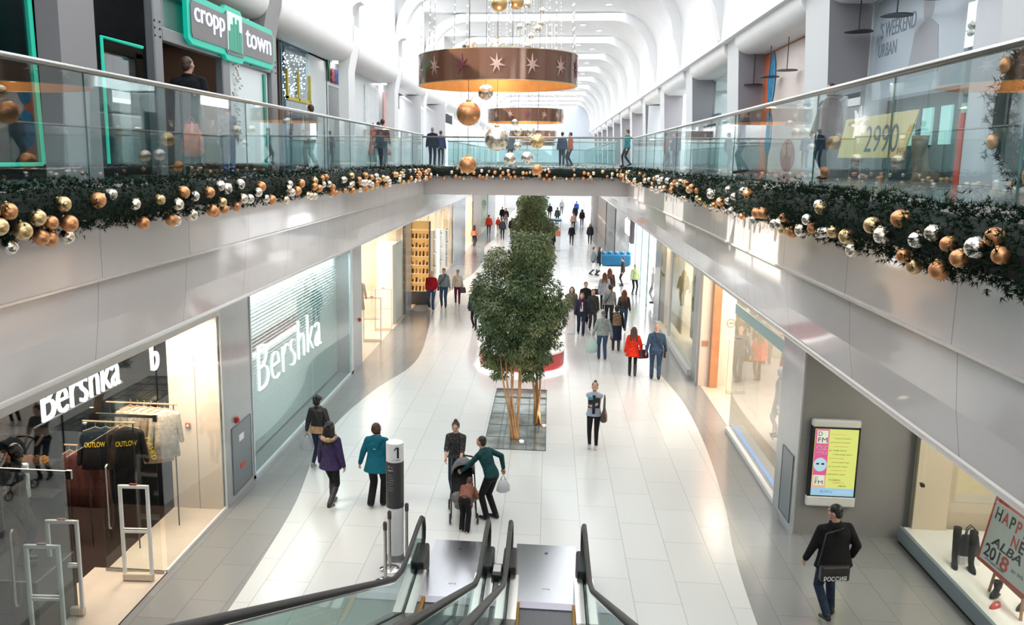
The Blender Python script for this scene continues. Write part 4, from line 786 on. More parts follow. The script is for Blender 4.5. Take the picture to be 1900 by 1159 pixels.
# ------------------------------------------------------------------ balustrades
M_edge = mat('glass_edge_green', (.10, .26, .23), .15)
def balustrade(a, b, lab, n, zt, zb=6.42):
    a = Vector((a[0], a[1], 0)); b = Vector((b[0], b[1], 0)); d = (b-a); L = d.length; d /= L
    t = thing('glass_balustrade', lab, 'balustrade', (a.x, a.y, FZ)); rot = math.atan2(d.y, d.x); t.rotation_euler = (0, 0, rot)
    for i in range(n):
        x0, x1 = L*i/n+.006, L*(i+1)/n-.006
        p = MB().box(x0, -.009, zb-FZ, x1, .009, zt-FZ-.01).obj('glass_panel', M_bglass, t)
        MB().box(x1, -.009, zb-FZ, x1+.007, .009, zt-FZ-.02).obj('panel_joint', M_edge, p)
    MB().tube([(0, 0, zt-FZ), (L, 0, zt-FZ)], .036, 14).obj('handrail', M_steel, t, smooth=True)
    MB().box(0, -.03, zb-FZ-.04, L, .03, zb-FZ+.06).obj('base_channel', M_steel, t)
    return t
balustrade((-5.12, 1.57), (-5.12, 35.1), 'long glass balustrade with steel handrail along the left balcony', 14-1, 7.72)
balustrade((3.22, -.75), (3.22, 35.1), 'long glass balustrade with steel handrail along the right balcony', 15, 7.62)
balustrade((-5.12, 35.1), (3.22, 35.1), 'glass balustrade along the near edge of the bridge', 4, 7.64); balustrade((-5.12, 43.9), (3.22, 43.9), 'glass balustrade along the far edge of the bridge', 4, 7.64)
balustrade((-5.12, 43.9), (-5.12, 84), 'glass balustrade of the left gallery beyond the bridge', 16, 7.66); balustrade((3.22, 43.9), (3.22, 84), 'glass balustrade of the right gallery beyond the bridge', 16, 7.66)
balustrade((-5.12, 84), (3.22, 84), 'glass balustrade of the farthest bridge', 4, 7.66)

# ------------------------------------------------------------------ garlands with baubles
def garland(a, b, lab, side, dens, rc=.17):
    a = Vector(a); b = Vector(b); L = (b-a).length; d = (b-a)/L; rg = random.Random(hash(lab) % 1000 if False else len(lab)); out = Vector(side)
    t = thing('garland', lab, 'garland', (a.x, a.y, a.z))
    MB().tube([d*(L*i/40)+Vector((0, 0, .02*math.sin(i*1.7))) for i in range(41)], .175, 10).obj('core', mat('garland_core', (.006, .014, .008), .9), t)
    nd = MB(); s = 0.
    while s < L:
        dist = abs((a+d*s).y)+2; den = dens(dist); s += 1/den
        big = 1 if dist < 16 else (1.4 if dist < 25 else 2.)
        an = rg.uniform(0, 2*PI); q = rc*(.75+.45*rg.random())+(.05 if rg.random() < .06 else 0)
        c = d*s+out*(q*math.cos(an)+.03)+Vector((0, 0, q*1.15*math.sin(an)))
        dirn = (out*math.cos(an)+Vector((0, 0, math.sin(an))))*.9
        tip = c+dirn*.07+Vector((rg.gauss(0, .03), rg.gauss(0, .03), rg.gauss(0, .03)))
        needles(nd, (c+tip)/2, 9 if dist < 16 else 7, .055, .008*big, rg, dirn*.8)
    nd.obj('foliage', M_fir, t, fixn=False)
    return t
dn = lambda q: 560 if q < 13 else (300 if q < 20 else 150)
garland((-4.84, 1.2, 6.30), (-4.84, 35, 6.28), 'fir garland hung along the left balcony edge', (1, 0, 0), dn); garland((2.9, .6, 6.27), (2.9, 35, 6.27), 'fir garland hung along the right balcony edge', (-1, 0, 0), dn)
garland((-4.9, 34.82, 6.28), (3.0, 34.82, 6.25), 'fir garland hung along the near edge of the bridge', (0, -1, 0), lambda q: 130)
bm_cache = {}
def bauble_mesh(kind, r):
    k = (kind, round(r, 3))
    if k not in bm_cache:
        b = MB().ell((0, 0, 0), (r, r, r), 20 if r > .1 else 14, 12 if r > .1 else 9).lathe([(r*.2, r*.93), (r*.2, r*1.12), (r*.05, r*1.13)], n=8, mi=1)
        bm_cache[k] = b.mesh('bauble', [{'c': M_copper, 'g': M_gold, 'm': M_mirror, 's': M_silver}[kind], M_gold], True)
    return bm_cache[k]
def bauble(kind, r, p, lab, grp): o = bpy.data.objects.new('bauble', bauble_mesh(kind, r)); C.objects.link(o); o.location = p; o.rotation_euler = (rnd.uniform(-.8, .8), rnd.uniform(-.8, .8), rnd.uniform(0, 6)); return tag(o, lab, 'bauble', grp)
def place(n, line, side, lab, spacing, rr_):
    rg = random.Random(n); pts = []; k = 0
    while len(pts) < n and k < n*60:
        k += 1; u = rg.random(); p, pr = line(u); an = rg.uniform(-1.2, .75); r_ = rg.choice(rr_); q = .17+r_*.6
        c = Vector(p)+Vector(side)*q*math.cos(an)*1.1+Vector((0, 0, q*math.sin(an)*1.15-.03))
        if any((c-o_).length < (r_+s_)*.95 for o_, s_ in pts): continue
        pts.append((c, r_)); kd = rg.choice('cccgms' if rg.random() < .8 else 'ms')
        nm = {'c': 'matte copper', 'g': 'satin gold', 'm': 'shiny mirror-gold', 's': 'shiny champagne'}[kd]
        ar = ('near end' if abs(c.y) < 12 else ('middle' if abs(c.y) < 22 else 'far end')) if abs(side[0]) else 'length'
        bauble(kd, r_, c, '%s bauble on the %s of the %s' % (nm, ar, lab), '%s baubles, %s of the %s' % (nm, ar, lab))
def lin(x, z, y0, y1, p=1.5): return lambda u: ((x, y0+(y1-y0)*u**p, z), 1)
place(125, lin(-4.84, 6.26, 6.3, 34.6, 1.25), (1, 0, 0), 'left balcony garland', .1, (.068, .078, .085)); place(112, lin(2.9, 6.25, 5.4, 34.6, 1.25), (-1, 0, 0), 'right balcony garland', .1, (.055, .062, .072))
place(63, lambda u: ((-4.7+7.5*u, 34.82, 6.27), 1), (0, -1, 0), 'bridge garland', .1, (.06, .075))

# ------------------------------------------------------------------ hanging rings and large baubles
M_ringo = mat('bronze_ring_gloss', (.24, .11, .065), .16, .35, coat=.8); M_ringi = mat('ring_inside_warm_glow', (.72, .36, .12), .35, .3, noise=.1, nscale=6)  # orange of the inner lining carries the warm inside glow in its colour
def ring(x, y, z, r_, h, lab, stars=14, cab=8, ph=.1):
    t = thing('hanging_ring', lab, 'ring decoration', (x, y, z)); n = 72
    def band(ra, rb_, z0, z1, n=n):
        m = MB()
        P = [(r_ + ra, z0), (r_+ra, z1), (r_+rb_, z1), (r_+rb_, z0)]
        vs = [(q*math.cos(2*PI*k/n), q*math.sin(2*PI*k/n), zz_) for k in range(n) for q, zz_ in P]
        fs = [(k*4+j, k*4+(j+1) % 4, ((k+1) % n)*4+(j+1) % 4, ((k+1) % n)*4+j) for k in range(n) for j in range(4)]
        return m.add(vs, fs)
    band(0, -.02, -h/2, h/2).obj('outer_band', M_ringo, t, smooth='auto'); band(-.022, -.03, -h/2, h/2).obj('inner_lining', M_ringi, t, smooth='auto'); band(.004, -.032, -h/2-.012, -h/2).obj('rim', M_gold, t); band(.004, -.032, h/2, h/2+.012).obj('rim', M_gold, t)
    for k in range(stars):
        a = 2*PI*k/stars+ph; m = MB(); vs = []
        for q in range(14):
            rr_ = (.14 if q % 4 == 0 else .11) if q % 2 == 0 else .04; b = PI*2*q/14; u, v_ = rr_*math.sin(b), rr_*math.cos(b)*1.15
            for e in (.004, .012): vs.append(((r_+e)*math.cos(a+u/r_), (r_+e)*math.sin(a+u/r_), v_))
        c0 = len(vs); vs.append(((r_+.014)*math.cos(a), (r_+.014)*math.sin(a), 0))
        m.add(vs, [(2*q+1, 2*((q+1) % 14)+1, c0) for q in range(14)]+[(2*q, 2*((q+1) % 14), 2*((q+1) % 14)+1, 2*q+1) for q in range(14)])
        m.obj('star', mat('rose_star', (.78, .50, .42), .3, .5) if k % 4 != 2 else mat('plum_star', (.22, .06, .08), .3, .3), t)
    for k in range(cab):
        a = 2*PI*k/cab+.2; m = MB().tube([((r_-.03)*math.cos(a), (r_-.03)*math.sin(a), h/2-.05), ((r_*.82)*math.cos(a), (r_*.82)*math.sin(a), VZ-z)], .006, 5)
        rg = random.Random(k)
        m.obj('cable', M_steel, t)
        lm = MB()
        for j in range(46): q = j/46; rr_ = r_-.03+(r_*.82-r_+.03)*q; lm.ell((rr_*math.cos(a), rr_*math.sin(a), h/2+(VZ-z-h/2)*q), (.011, .011, .018), 5, 3)
        tag(lm.obj('light_string', mat('warm_bulbs', (1, .95, .85), .4, emit=(1, .93, .82), es=3), t), kind='stuff')
    lamp('ring_glow', 'POINT', (x, y, z+.1), (0, 0, 0), 26, (1, .62, .3)).data.shadow_soft_size = .25
    return t
ring(-.89, 14.64, 8.20, 1.3, .45, 'large bronze ring with stars hanging nearest the camera', 15, 12, .15)
ring(-.89, 30.7, 8.25, 1.3, .42, 'second bronze ring with stars, hanging just before the bridge', 14, 8, .3); ring(-1.0, 49, 8.1, 1.3, .42, 'third bronze ring, hanging beyond the bridge', 14, 8); ring(-1.0, 66, 8.0, 1.3, .42, 'farthest bronze ring, low behind the third one', 12, 6)
big = [(-1.29, 13.80, 7.49, 0.189, 'c', 'large matte gold bauble hanging below the left of the nearest ring'), (-0.83, 13.60, 7.10, 0.186, 'm', 'large mirror bauble hanging just above the bridge handrail'), (-1.33, 14.20, 6.70, 0.142, 'c', 'rosy copper bauble hanging before the bridge garland'), (-1.04, 14.00, 7.83, 0.122, 'm', 'mirror bauble at the lower rim of the nearest ring'), (-1.44, 15.50, 8.71, 0.135, 'm', 'mirror bauble just above the left rim of the nearest ring'), (-0.96, 15.40, 8.66, 0.173, 's', 'large champagne bauble above the middle of the nearest ring'), (-0.70, 15.6, 8.57, 0.136, 'c', 'copper bauble half sunk behind the rim of the nearest ring'), (-0.91, 15.00, 9.34, 0.140, 'g', 'left of two gold baubles high above the nearest ring'), (-0.64, 15.40, 9.43, 0.134, 'g', 'right of two gold baubles high above the nearest ring'),
       (-0.33, 22.00, 7.23, 0.178, 'g', 'pale gold bauble right of the large mirror bauble'), (-0.89, 19.50, 6.80, 0.137, 'm', 'left of two mirror baubles low before the bridge'), (-0.55, 21.00, 6.83, 0.144, 's', 'right of two mirror baubles low before the bridge'), (-0.33, 22.6, 6.53, 0.137, 'c', 'rose bauble before the right part of the bridge garland')]
for (x, y, z, dx) in [(-.97, 26, 7.18, .12), (-0.6, 26.3, 7.60, .15), (-0.98, 26.6, 7.62, .14), (-1.11, 29.6, 11.06, .11), (-.87, 29, 11.66, .14), (-.85, 30.2, 11.25, .08), (-.40, 30.5, 11.7, .11), (-.45, 31.2, 11.4, .13), (-.51, 30, 11.05, .13), (-.75, 30.6, 10.9, .11), (-.85, 30, 10.5, .13), (-.38, 31, 10.5, .08), (-1.2, 29.5, 8.0, .126), (-.9, 31, 12.1, .13), (-.5, 30.3, 12.3, .12)]: big.append((x, y, z, dx, 'm' if dx > .12 else 's', None))
for i, (x, y, z, r_, k, lab) in enumerate(big):
    g = None
    if lab is None:
        g = 'mirror baubles strung high above the second ring' if z > 10 else 'baubles hanging at the second ring'; lab = 'shiny bauble strung high above the second ring' if z > 10 else 'shiny bauble hanging at the second ring'
    t = thing('hanging_bauble', lab, 'bauble', (x, y, z), 0, g)
    o = bpy.data.objects.new('ball', bauble_mesh(k, r_)); C.objects.link(o); o.parent = t; o.rotation_euler = (0, 0, i)
    MB().tube([(0, 0, r_), (0, 0, VZ-z)], .004, 4).obj('string', M_steel, t)
# ------------------------------------------------------------------ escalators
SL = .466
def escalator(xa, xb, lab):
    """xa, xb: handrail centre lines"""
    t = thing('escalator', lab, 'escalator', ((xa+xb)/2, 12.5, 0)); ox, oy = t.location.x, 12.5
    z_of = lambda y: 0 if y > 11.6 else (11.6-y)*SL
    zr = lambda y: .98+(0 if y > 11.2 else (11.2-y)*SL)
    Yt = .6
    M_deck = mat('escalator_deck', (.66, .64, .60), .2, .9); M_step = stripes('ribbed_step', (.055, .055, .065), (.14, .14, .155), 55, 0, .35)
    for xr, s in ((xa, 1), (xb, -1)):
        path = [(0, 13.12, .36), (0, 13.36, .38), (0, 13.52, .52), (0, 13.55, .70), (0, 13.47, .88), (0, 13.28, .985), (0, 12.9, 1.0), (0, 11.9, .985), (0, 11.4, 1.0), (0, 11.05, 1.10), (0, 10.7, zr(10.7))]+[(0, y, zr(y)) for y in (8, 5, 2, Yt)]
        MB().tube([(xr-ox, y-oy, z) for _, y, z in path], .038, 10).obj('handrail', M_black, t, smooth=True)
        MB().tube([(xr-ox, y-oy, z-.045) for _, y, z in path[6:]], .02, 6).obj('rail_track', M_chrome, t, smooth=True)
        poly = [(13.1, .36), (13.4, .45), (13.5, .7), (13.4, .88), (13.2, .94), (11.4, .95), (10.9, zr(10.9)-.05), (Yt, zr(Yt)-.05), (Yt, z_of(Yt)+.3), (11.4, .34), (13.1, .34)]
        MB().prism([(y-oy, z) for y, z in poly], xr-ox-.006, xr-ox+.006, 'X').obj('glass_panel', glass('escalator_glass', (.78, .90, .87), .12, .5), t)
        dp = lambda y: (.34 if y > 11.4 else .34+(11.4-y)*SL)
        for nm, a, b in (('inner_deck', .03, .16), ('outer_deck', -.14, -.03)):
            m = MB(); ys_ = [12.75, 12.2, 11.4, 8, 4, Yt]; lo, hi = sorted((xr-ox+s*a, xr-ox+s*b))
            P = [(y-oy, dp(y)) for y in ys_]+[(y-oy, z_of(y)-.25 if y < 11 else .01) for y in ys_[::-1]]
            m.prism(P, lo, hi, 'X').obj(nm, M_deck, t)
        P = [(y-oy, dp(y)-.05) for y in (12.75, 11.4, 8, 4, Yt)]+[(y-oy, .01 if y > 11 else z_of(y)-.25) for y in (Yt, 4, 8, 11.4, 12.75)]
        MB().prism(P, xr-ox-.03, xr-ox+.03, 'X').obj('channel', M_black, t)
        MB().rbox(xr-ox-.11, .25, .01, xr-ox+.11, 1.0, .46, .04).obj('newel_base', M_black, t)
        xi = xr-ox+s*.175
        MB().prism([(y-oy, z_of(y)+.02) for y in (12.4, 11.6, 8, 4, Yt)]+[(y-oy, z_of(y)+.07) for y in (Yt, 4, 8, 11.6, 12.4)], xi-.015, xi+.015, 'X').obj('brush_strip', mat('amber_brush', (.55, .28, .03), .6), t)
    hw = (xb-xa)/2-.17; M_pl = mat('brushed_landing', (.50, .51, .54), .22, .9, noise=.06, nscale=40)
    MB().box(-hw-.16 if False else -hw-.1, 0, .0, hw+.1, 2.08, .012).obj('landing_plate', M_pl, t); MB().box(-hw, -.18, .0, hw, .02, .02).obj('comb_plate', mat('comb_metal', (.42, .40, .46), .35, .8), t)
    MB().lathe([(.03, .012), (.03, .016)], (0, 1.75, 0), 12).obj('plate_lock', M_black, t); text('plate_mark', 'KONE', .06, plane_mx((-.06, .45, .013), (1, 0, 0), (0, 1, 0)), M_black, t, .0005, width=.12, height=.03)
    y = 12.34; first = None; d = .4
    while y-d > Yt:
        z = z_of(y-.2)-.0; 
        if first is None:
            first = MB().box(-hw+.02, -d, -.19, hw-.02, 0, 0).obj('step', M_step, t); o = first
        else: o = first.copy(); C.objects.link(o)
        o.location = (0, y-oy, round(z/.186)*.186 if y < 11.6 else .0); o.location.z = z; y -= d
    return t
escalator(-1.95, -.85, 'left escalator, whose near handrail sweeps down to the lower left'); escalator(-.48, .70, 'right escalator, under the camera, with amber strips beside its steps')
struct('trim_30', MB().box(-.70, .5, 0, -.62, 12.6, .3), M_pierd)
struct('floor_esc_pit', MB().box(-2.3, -9, -.3, .95, 12.5, -.02), M_black)
M_pit = mat('escalator_soffit', (.5, .5, .5), .5)
t = thing('divider_cabinet', 'low metal box with black surround between the two escalator landings', 'cabinet', (-.665, 12.85, 0)); MB().rbox(-.08, -.3, 0, .08, .1, .42, .02).obj('housing', M_black, t); MB().box(-.06, -.2, .42, .06, .05, .425).obj('lid', M_steel, t)

# numbered pillar sign and stanchions
t = thing('pillar_sign', 'round white and dark grey pillar with a large figure 1', 'pillar sign', (-2.475, 13.75, 0)); r_ = .148
MB().lathe([(r_, 0), (r_, .97)], n=32).obj('lower_shaft', M_white, t, smooth='auto'); MB().lathe([(r_+.004, .97), (r_+.004, 1.78)], n=32).obj('dark_band', mat('charcoal_band', (.055, .055, .06), .4), t, smooth='auto'); MB().lathe([(r_, 1.78), (r_, 2.1), (r_*.9, 2.11)], n=32).obj('top', M_white, t, smooth='auto')
MB().lathe([(r_+.003, .0), (r_+.003, .12)], n=32).obj('foot_ring', mat('foot_grey', (.3, .3, .3), .5), t, smooth='auto')
def wrap(name, body, ang, z, w_, h, m):
    o = text(name, body, 1, Matrix.Identity(4), m, t, .0, width=w_, height=h, align='C')
    for v in o.data.vertices:
        a = ang+v.co.x/r_; v.co = Vector(((r_+.014)*math.sin(a), -(r_+.014)*math.cos(a), z+v.co.y))
nu = MB()
def cylp(u, v): a = .40+u/r_; return ((r_+.004)*math.sin(a), -(r_+.004)*math.cos(a), v)
for k in range(3): nu.add([cylp(.0+.012*k, 1.86), cylp(.012+.012*k, 1.86), cylp(.012+.012*k, 2.05), cylp(.0+.012*k, 2.05)], [(0, 1, 2, 3)])
for k in range(3): nu.add([cylp(-.045+.015*k, 1.985+.017*k), cylp(-.030+.015*k, 2.002+.017*k), cylp(-.030+.015*k, 2.03+.0066*k*2+.006), cylp(-.045+.015*k, 2.013+.017*k)], [(0, 1, 2, 3)])
nu.obj('numeral', M_black, t, fixn=False); wrap('lettering', '1 этаж', .38, 1.82, .12, .03, M_black); 
wrap('lettering', 'П  i', .0-.35, 1.69, .07, .035, M_white); wrap('lettering', 'МФТ', -.3, 1.63, .09, .03, M_white)
for i, b in enumerate(['Вход', 'Кассы', 'Туалет', 'Аптека', 'Лифт', 'Фудкорт', 'Выход']): wrap('lettering', b, -.35+.06*(i % 3), 1.56-.045*i, .06+.012*(i % 4), .016, mat('list_grey', (.6, .6, .6), .5))
for x, y, lab in ((-2.49, 12.92, 'chrome barrier post standing nearest, left of the escalator'), (-2.50, 13.36, 'chrome barrier post with a black belt head, close to the pillar'), (-2.27, 13.72, 'chrome barrier post half hidden right of the pillar')):
    t = thing('barrier_post', lab, 'barrier post', (x, y, 0)); MB().lathe([(.17, 0), (.17, .015), (.12, .04), (.03, .06)], n=28).obj('base', M_chrome, t, smooth='auto'); MB().lathe([(.027, .05), (.027, .9)], n=16).obj('pole', M_steel, t, smooth='auto'); MB().lathe([(.034, .9), (.034, 1.02), (.02, 1.04)], n=16).obj('head', mat('post_head', (.12, .11, .10), .3, .6), t, smooth='auto')

# ------------------------------------------------------------------ bamboo bed and trees
struct('floor_bed', MB().box(-1.42, 19.68, .002, .08, 25.2, .008), mat('bed_mirror_tile', (.30, .36, .36), .06, .3, noise=.5, nscale=2.5))
gb = MB()
for x in (-1.40, -1.08, -.95, -.78, -.40, -.2, .06): gb.box(x-.008, 19.7, .008, x+.008, 25.18, .016)
for y in (19.7, 20.6, 21.6, 22.6, 23.6, 24.3, 25.17): gb.box(-1.41, y-.008, .008, .07, y+.008, .015)
gb.box(-1.42, 24.2, .008, .08, 24.32, .02); gb.box(-1.42, 25.1, .008, .08, 25.2, .02)
tag(gb.obj('floor_grate', mat('grate_metal', (.10, .12, .12), .4, .5)), 'dark metal grid lying over the mirror-like planting bed', 'grate')
def leafball(mb, c, r_, n, rg, L, W, lead=0):
    for _ in range(n):
        d = Vector((rg.gauss(0, 1), rg.gauss(0, 1), rg.gauss(0, 1))).normalized(); q = r_*(rg.random()**.33)
        p = c+Vector((d.x*q, d.y*q, d.z*q*1.05)); dr = (d*.7+Vector((rg.gauss(0, .5), rg.gauss(0, .5), -.75))).normalized(); l = L*rg.uniform(.6, 1.2)
        s = dr.cross(Vector((rg.gauss(0, 1), rg.gauss(0, 1), rg.gauss(0, 1)))).normalized()*W*rg.uniform(.7, 1.1); mi = rg.choice((lead, lead, lead, 0, 1))
        mb.add([p, p+dr*l*.45+s, p+dr*l, p+dr*l*.45-s], [(0, 1, 2, 3)], mi)
M_leaf = [mat('leaf_dark', (.075, .125, .05), .5, noise=.35, nscale=2), mat('leaf_mid', (.17, .23, .095), .5, noise=.3, nscale=2), mat('leaf_olive', (.31, .32, .155), .55, noise=.3, nscale=2)]
M_leafy = [mat('leaf_light_a', (.24, .32, .15), .5, noise=.3, nscale=2), mat('leaf_light_b', (.32, .40, .20), .5, noise=.3, nscale=2), mat('leaf_light_c', (.40, .43, .25), .55, noise=.3, nscale=2)]
def bamboo(x, y, lab, blobs, roots, n, seed, L=.13, W=.018, mats=M_leaf, top=4.3):
    t = thing('bamboo_tree', lab, 'tree', (x, y, 0)); rg = random.Random(seed); mb = MB()
    for (bx, by, bz, br) in blobs:
        lead = rg.choice((0, 0, 1, 1, 2)); leafball(mb, Vector((bx, by, bz)), br, int(n*br*br), rg, L, W, lead)
        for _ in range(7):
            a = rg.uniform(0, 2*PI); leafball(mb, Vector((bx+br*.85*math.cos(a), by+br*.85*math.sin(a), bz+rg.uniform(-.9, .7)*br)), br*.38, int(n*br*br*.09), rg, L, W, rg.choice((0, 1, lead, 2)))
    mb.obj('foliage', mats, t, fixn=False)
    for i, (rx, ry) in enumerate(roots):
        bx, by, bz, br = blobs[i % len(blobs)]; tx, ty = (bx+rg.uniform(-.15, .15), by+rg.uniform(-.15, .15)) if seed != 5 else ((-.50+.12*i, -.15+.03*i) if i < 7 else (.22+.08*(i-7), .2))
        pts = []; zt = min(bz+.2, top if seed != 5 else 2.3+.05*i)
        for k in range(9):
            q = k/8; e = q**.9; pts.append((rx+(tx-rx)*e+.02*math.sin(7*q+i), ry+(ty-ry)*e, zt*q))
        st_ = MB().tube(pts, [.032-.018*k/8 for k in range(9)], 8)
        for k in range(1, 8): p = Vector(pts[k]); st_.ell(p, (.036-.018*k/8, .036-.018*k/8, .008), 8, 4, mi=1)
        st_.obj('stem', [mat('bamboo_cane', (.52, .28, .12), .4, noise=.25, nscale=4), mat('cane_node', (.2, .09, .04), .6)], t, smooth=True)
    return t
# blobs: offsets from the base
P = lambda px, pz, dy=0, r=.5: (px, dy, pz, r)
bl = [(-.55, .1, 4.30, .36), (.18, .2, 4.55, .48), (-.12, .3, 4.0, .34), (.45, .1, 4.1, .34), (-.80, .0, 3.70, .38), (-.62, -.2, 3.15, .48), (.05, -.3, 3.6, .50), (.58, .0, 3.55, .48), (.80, .1, 3.0, .42), (-.15, -.3, 3.0, .50), (.40, -.35, 3.0, .46), (-.72, .0, 2.55, .34), (-.25, -.25, 2.45, .44), (.32, -.3, 2.45, .46), (.68, .1, 2.45, .32), (-.55, -.1, 2.05, .34), (.05, -.2, 2.0, .36), (.45, -.1, 2.0, .34), (-.40, -.1, 1.62, .26), (.34, -.05, 1.58, .26)]
bamboo(-.66, 21.3, 'large bamboo tree with many orange canes rising from the mirror-like bed', bl, [(-.08, -.9), (-.03, -.9), (.02, -.88), (-.12, -.84), (.06, -.8), (-.0, -.78), (.50, .45), (.54, .5), (.48, .55), (.58, .42), (.44, .45), (.53, .6), (.47, .38)], 10500, 5, L=.10, W=.015)
for i, (bx, by) in enumerate(((-.60, 20.42), (-.06, 21.75))):
    t = thing('uplight', 'small bright floor spotlight at the foot of the %s cluster of canes' % ('nearer' if i == 0 else 'farther'), 'light', (bx+.08, by-.12, .016)); MB().lathe([(.07, 0), (.07, .012), (.05, .014)], n=14).obj('rim', M_chrome, t); MB().lathe([(.05, .0), (.05, .016)], n=14).obj('lens', mat('uplight_glow', (1, .9, .7), .5, emit=(1, .8, .55), es=12), t)
    lamp('uplight_beam', 'SPOT', (bx+.08, by-.14, .06), (R(180), 0, 0), 45, (1, .75, .45), spot_size=R(70), shadow_soft_size=.04)
bl2 = [(0, 0, 4.1, .6), (-.35, 0, 3.6, .6), (.45, 0, 3.6, .6), (0, 0, 3.0, .8), (.5, .1, 2.6, .5), (-.3, 0, 2.4, .55), (.3, 0, 2.0, .55), (.2, 0, 1.4, .4), (0, 0, 4.7, .5)]
bamboo(-.75, 41, 'lighter green bamboo tree standing behind the white kiosk', bl2, [(.2, 0), (.25, .1), (.3, 0), (.15, .1), (.35, .15), (.4, 0)], 2600, 8, L=.2, W=.03, mats=M_leafy)
bl3 = [(a, b, c+.3, d) for a, b, c, d in bl2]
bamboo(-1.2, 61, 'farthest bamboo tree, its top cut off by the bridge', bl3, [(.2, 0), (.25, .1), (.3, 0), (.15, .1)], 1300, 9, L=.28, W=.05, mats=M_leafy)

# ------------------------------------------------------------------ kiosks
def stadium(cx, y0, y1, r_, n=18):
    return [(cx+r_*math.cos(PI+PI*i/n), y0+r_+r_*math.sin(PI+PI*i/n)) for i in range(n+1)]+[(cx+r_*math.cos(PI*i/n), y1-r_+r_*math.sin(PI*i/n)) for i in range(n+1)]
t = thing('kiosk', 'white rounded sales kiosk with a red band, behind the bamboo tree', 'kiosk', (-.78, 30.8, 0)); kc = lambda r_, y0=26.75, y1=35: [(x+.78, y-30.8) for x, y in stadium(-.78, y0, y1, r_)]
MB().prism(kc(1.50), 0.0, .10, 'Z').obj('glowing_plinth', mat('plinth_glow', (1, 1, 1), .5, emit=(1, 1, 1), es=1.6), t); MB().prism(kc(1.42, 26.83, 34.9), .10, .62, 'Z').obj('red_band', mat('kiosk_red', (.50, .045, .05), .22, coat=.5), t, smooth='auto'); MB().prism(kc(1.44, 26.81, 34.9), .62, .68, 'Z').obj('white_trim', M_white, t, smooth='auto')
MB().prism(kc(1.42, 26.83, 34.9), .68, 1.22, 'Z').obj('glass_case', mat('case_white', (.9, .92, .93), .15, emit=(1, 1, 1), es=.35), t, smooth='auto'); MB().prism(kc(1.45, 26.80, 34.93), 1.22, 1.27, 'Z').obj('counter_top', M_white, t, smooth='auto')
MB().rbox(.35, 2.6, 1.27, 1.2, 4.1, 2.1, .05).obj('back_bar', mat('bar_glow', (1, 1, 1), .5, emit=(1, 1, 1), es=1.1), t); MB().rbox(.8, 1.5, 1.27, 1.2, 2.2, 1.75, .04).obj('till', MATS['bar_glow'], t)
for i in range(7): tag(MB().rbox(-1.9+.22*i, 27.6+.2*abs(i-3), 1.275, -1.78+.22*i, 27.75+.2*abs(i-3), 1.4, .02).obj('gift_box', mat('gift_%d' % (i % 3), [(.7, .6, .5), (.5, .1, .1), (.8, .8, .82)][i % 3], .4)), 'small box displayed on the counter of the white kiosk', 'box', 'boxes on the kiosk counter')
t = thing('kiosk_counter', 'small white side counter right of the kiosk', 'counter', (.9, 34.2, 0)); MB().rbox(-.25, -.4, 0, .25, .4, .95, .03).obj('body', M_white, t); MB().rbox(-.28, -.43, .95, .28, .43, .99, .01).obj('counter_top', M_steel, t)
t = thing('blue_stall', 'low white stall with a bright blue canopy in the right walkway', 'stall', (3.8, 49.0, 0)); MB().rbox(-.75, -.5, 0, .75, .5, .95, .03).obj('counter', M_white, t); MB().rbox(-.8, -.55, 1.0, .8, .55, 1.6, .08).obj('canopy', mat('canopy_blue', (.005, .12, .25), .4), t)
for a in (-.7, .7): MB().box(a-.02, -.02, .9, a+.02, .02, 1.1).obj('post', M_steel, t)
for i in range(5): MB().ell((-.7+.35*i, -.2+.1*(i % 2), 1.66), (.14, .12, .12), 10, 6).obj('balloon', mat('canopy_blue_b', (.01, .2, .35), .3), t, smooth=True)
t = thing('kiosk', 'small orange and white stand beside the far bamboo tree', 'kiosk', (.3, 66, 0)); MB().rbox(-.6, -.6, 0, .6, .6, 1.1, .04).obj('counter', M_white, t); MB().rbox(-.62, -.62, 1.1, .62, .62, 1.5, .04).obj('band', mat('stand_orange', (.75, .22, .10), .4), t); MB().rbox(-.65, -.65, 2.2, .65, .65, 2.35, .03).obj('canopy', MATS['canopy_blue'], t)
for a in (-.58, .58): MB().box(a-.02, -.02, 1.4, a+.02, .02, 2.3).obj('post', M_steel, t)
# ------------------------------------------------------------------ people
SK = {'f': mat('skin_fair', (.62, .38, .28), .5, noise=.06), 'm': mat('skin_warm', (.52, .30, .21), .5, noise=.06)}
M_lip = mat('lips', (.42, .13, .12), .45); M_eye = mat('eyes_dark', (.03, .02, .02), .3)
HAIR = {'black': mat('hair_black', (.012, .010, .010), .4, noise=.4, nscale=40), 'brown': mat('hair_brown', (.06, .032, .02), .42, noise=.4, nscale=40), 'fair': mat('hair_ash', (.16, .11, .075), .45, noise=.4, nscale=40), 'red': mat('hair_auburn', (.16, .05, .02), .42, noise=.4, nscale=40), 'grey': mat('hair_grey', (.25, .24, .23), .5, noise=.3, nscale=40)}
def ik(a, b, l1, l2, hint):
    a = Vector(a); b = Vector(b); d = b-a; L = min(d.length, (l1+l2)*.995); dn = d.normalized(); b = a+dn*L
    x = (l1*l1-l2*l2+L*L)/(2*L); h = math.sqrt(max(l1*l1-x*x, 0)); hv = Vector(hint); hv = (hv-dn*hv.dot(dn)).normalized()
    return a+dn*x+hv*h, b
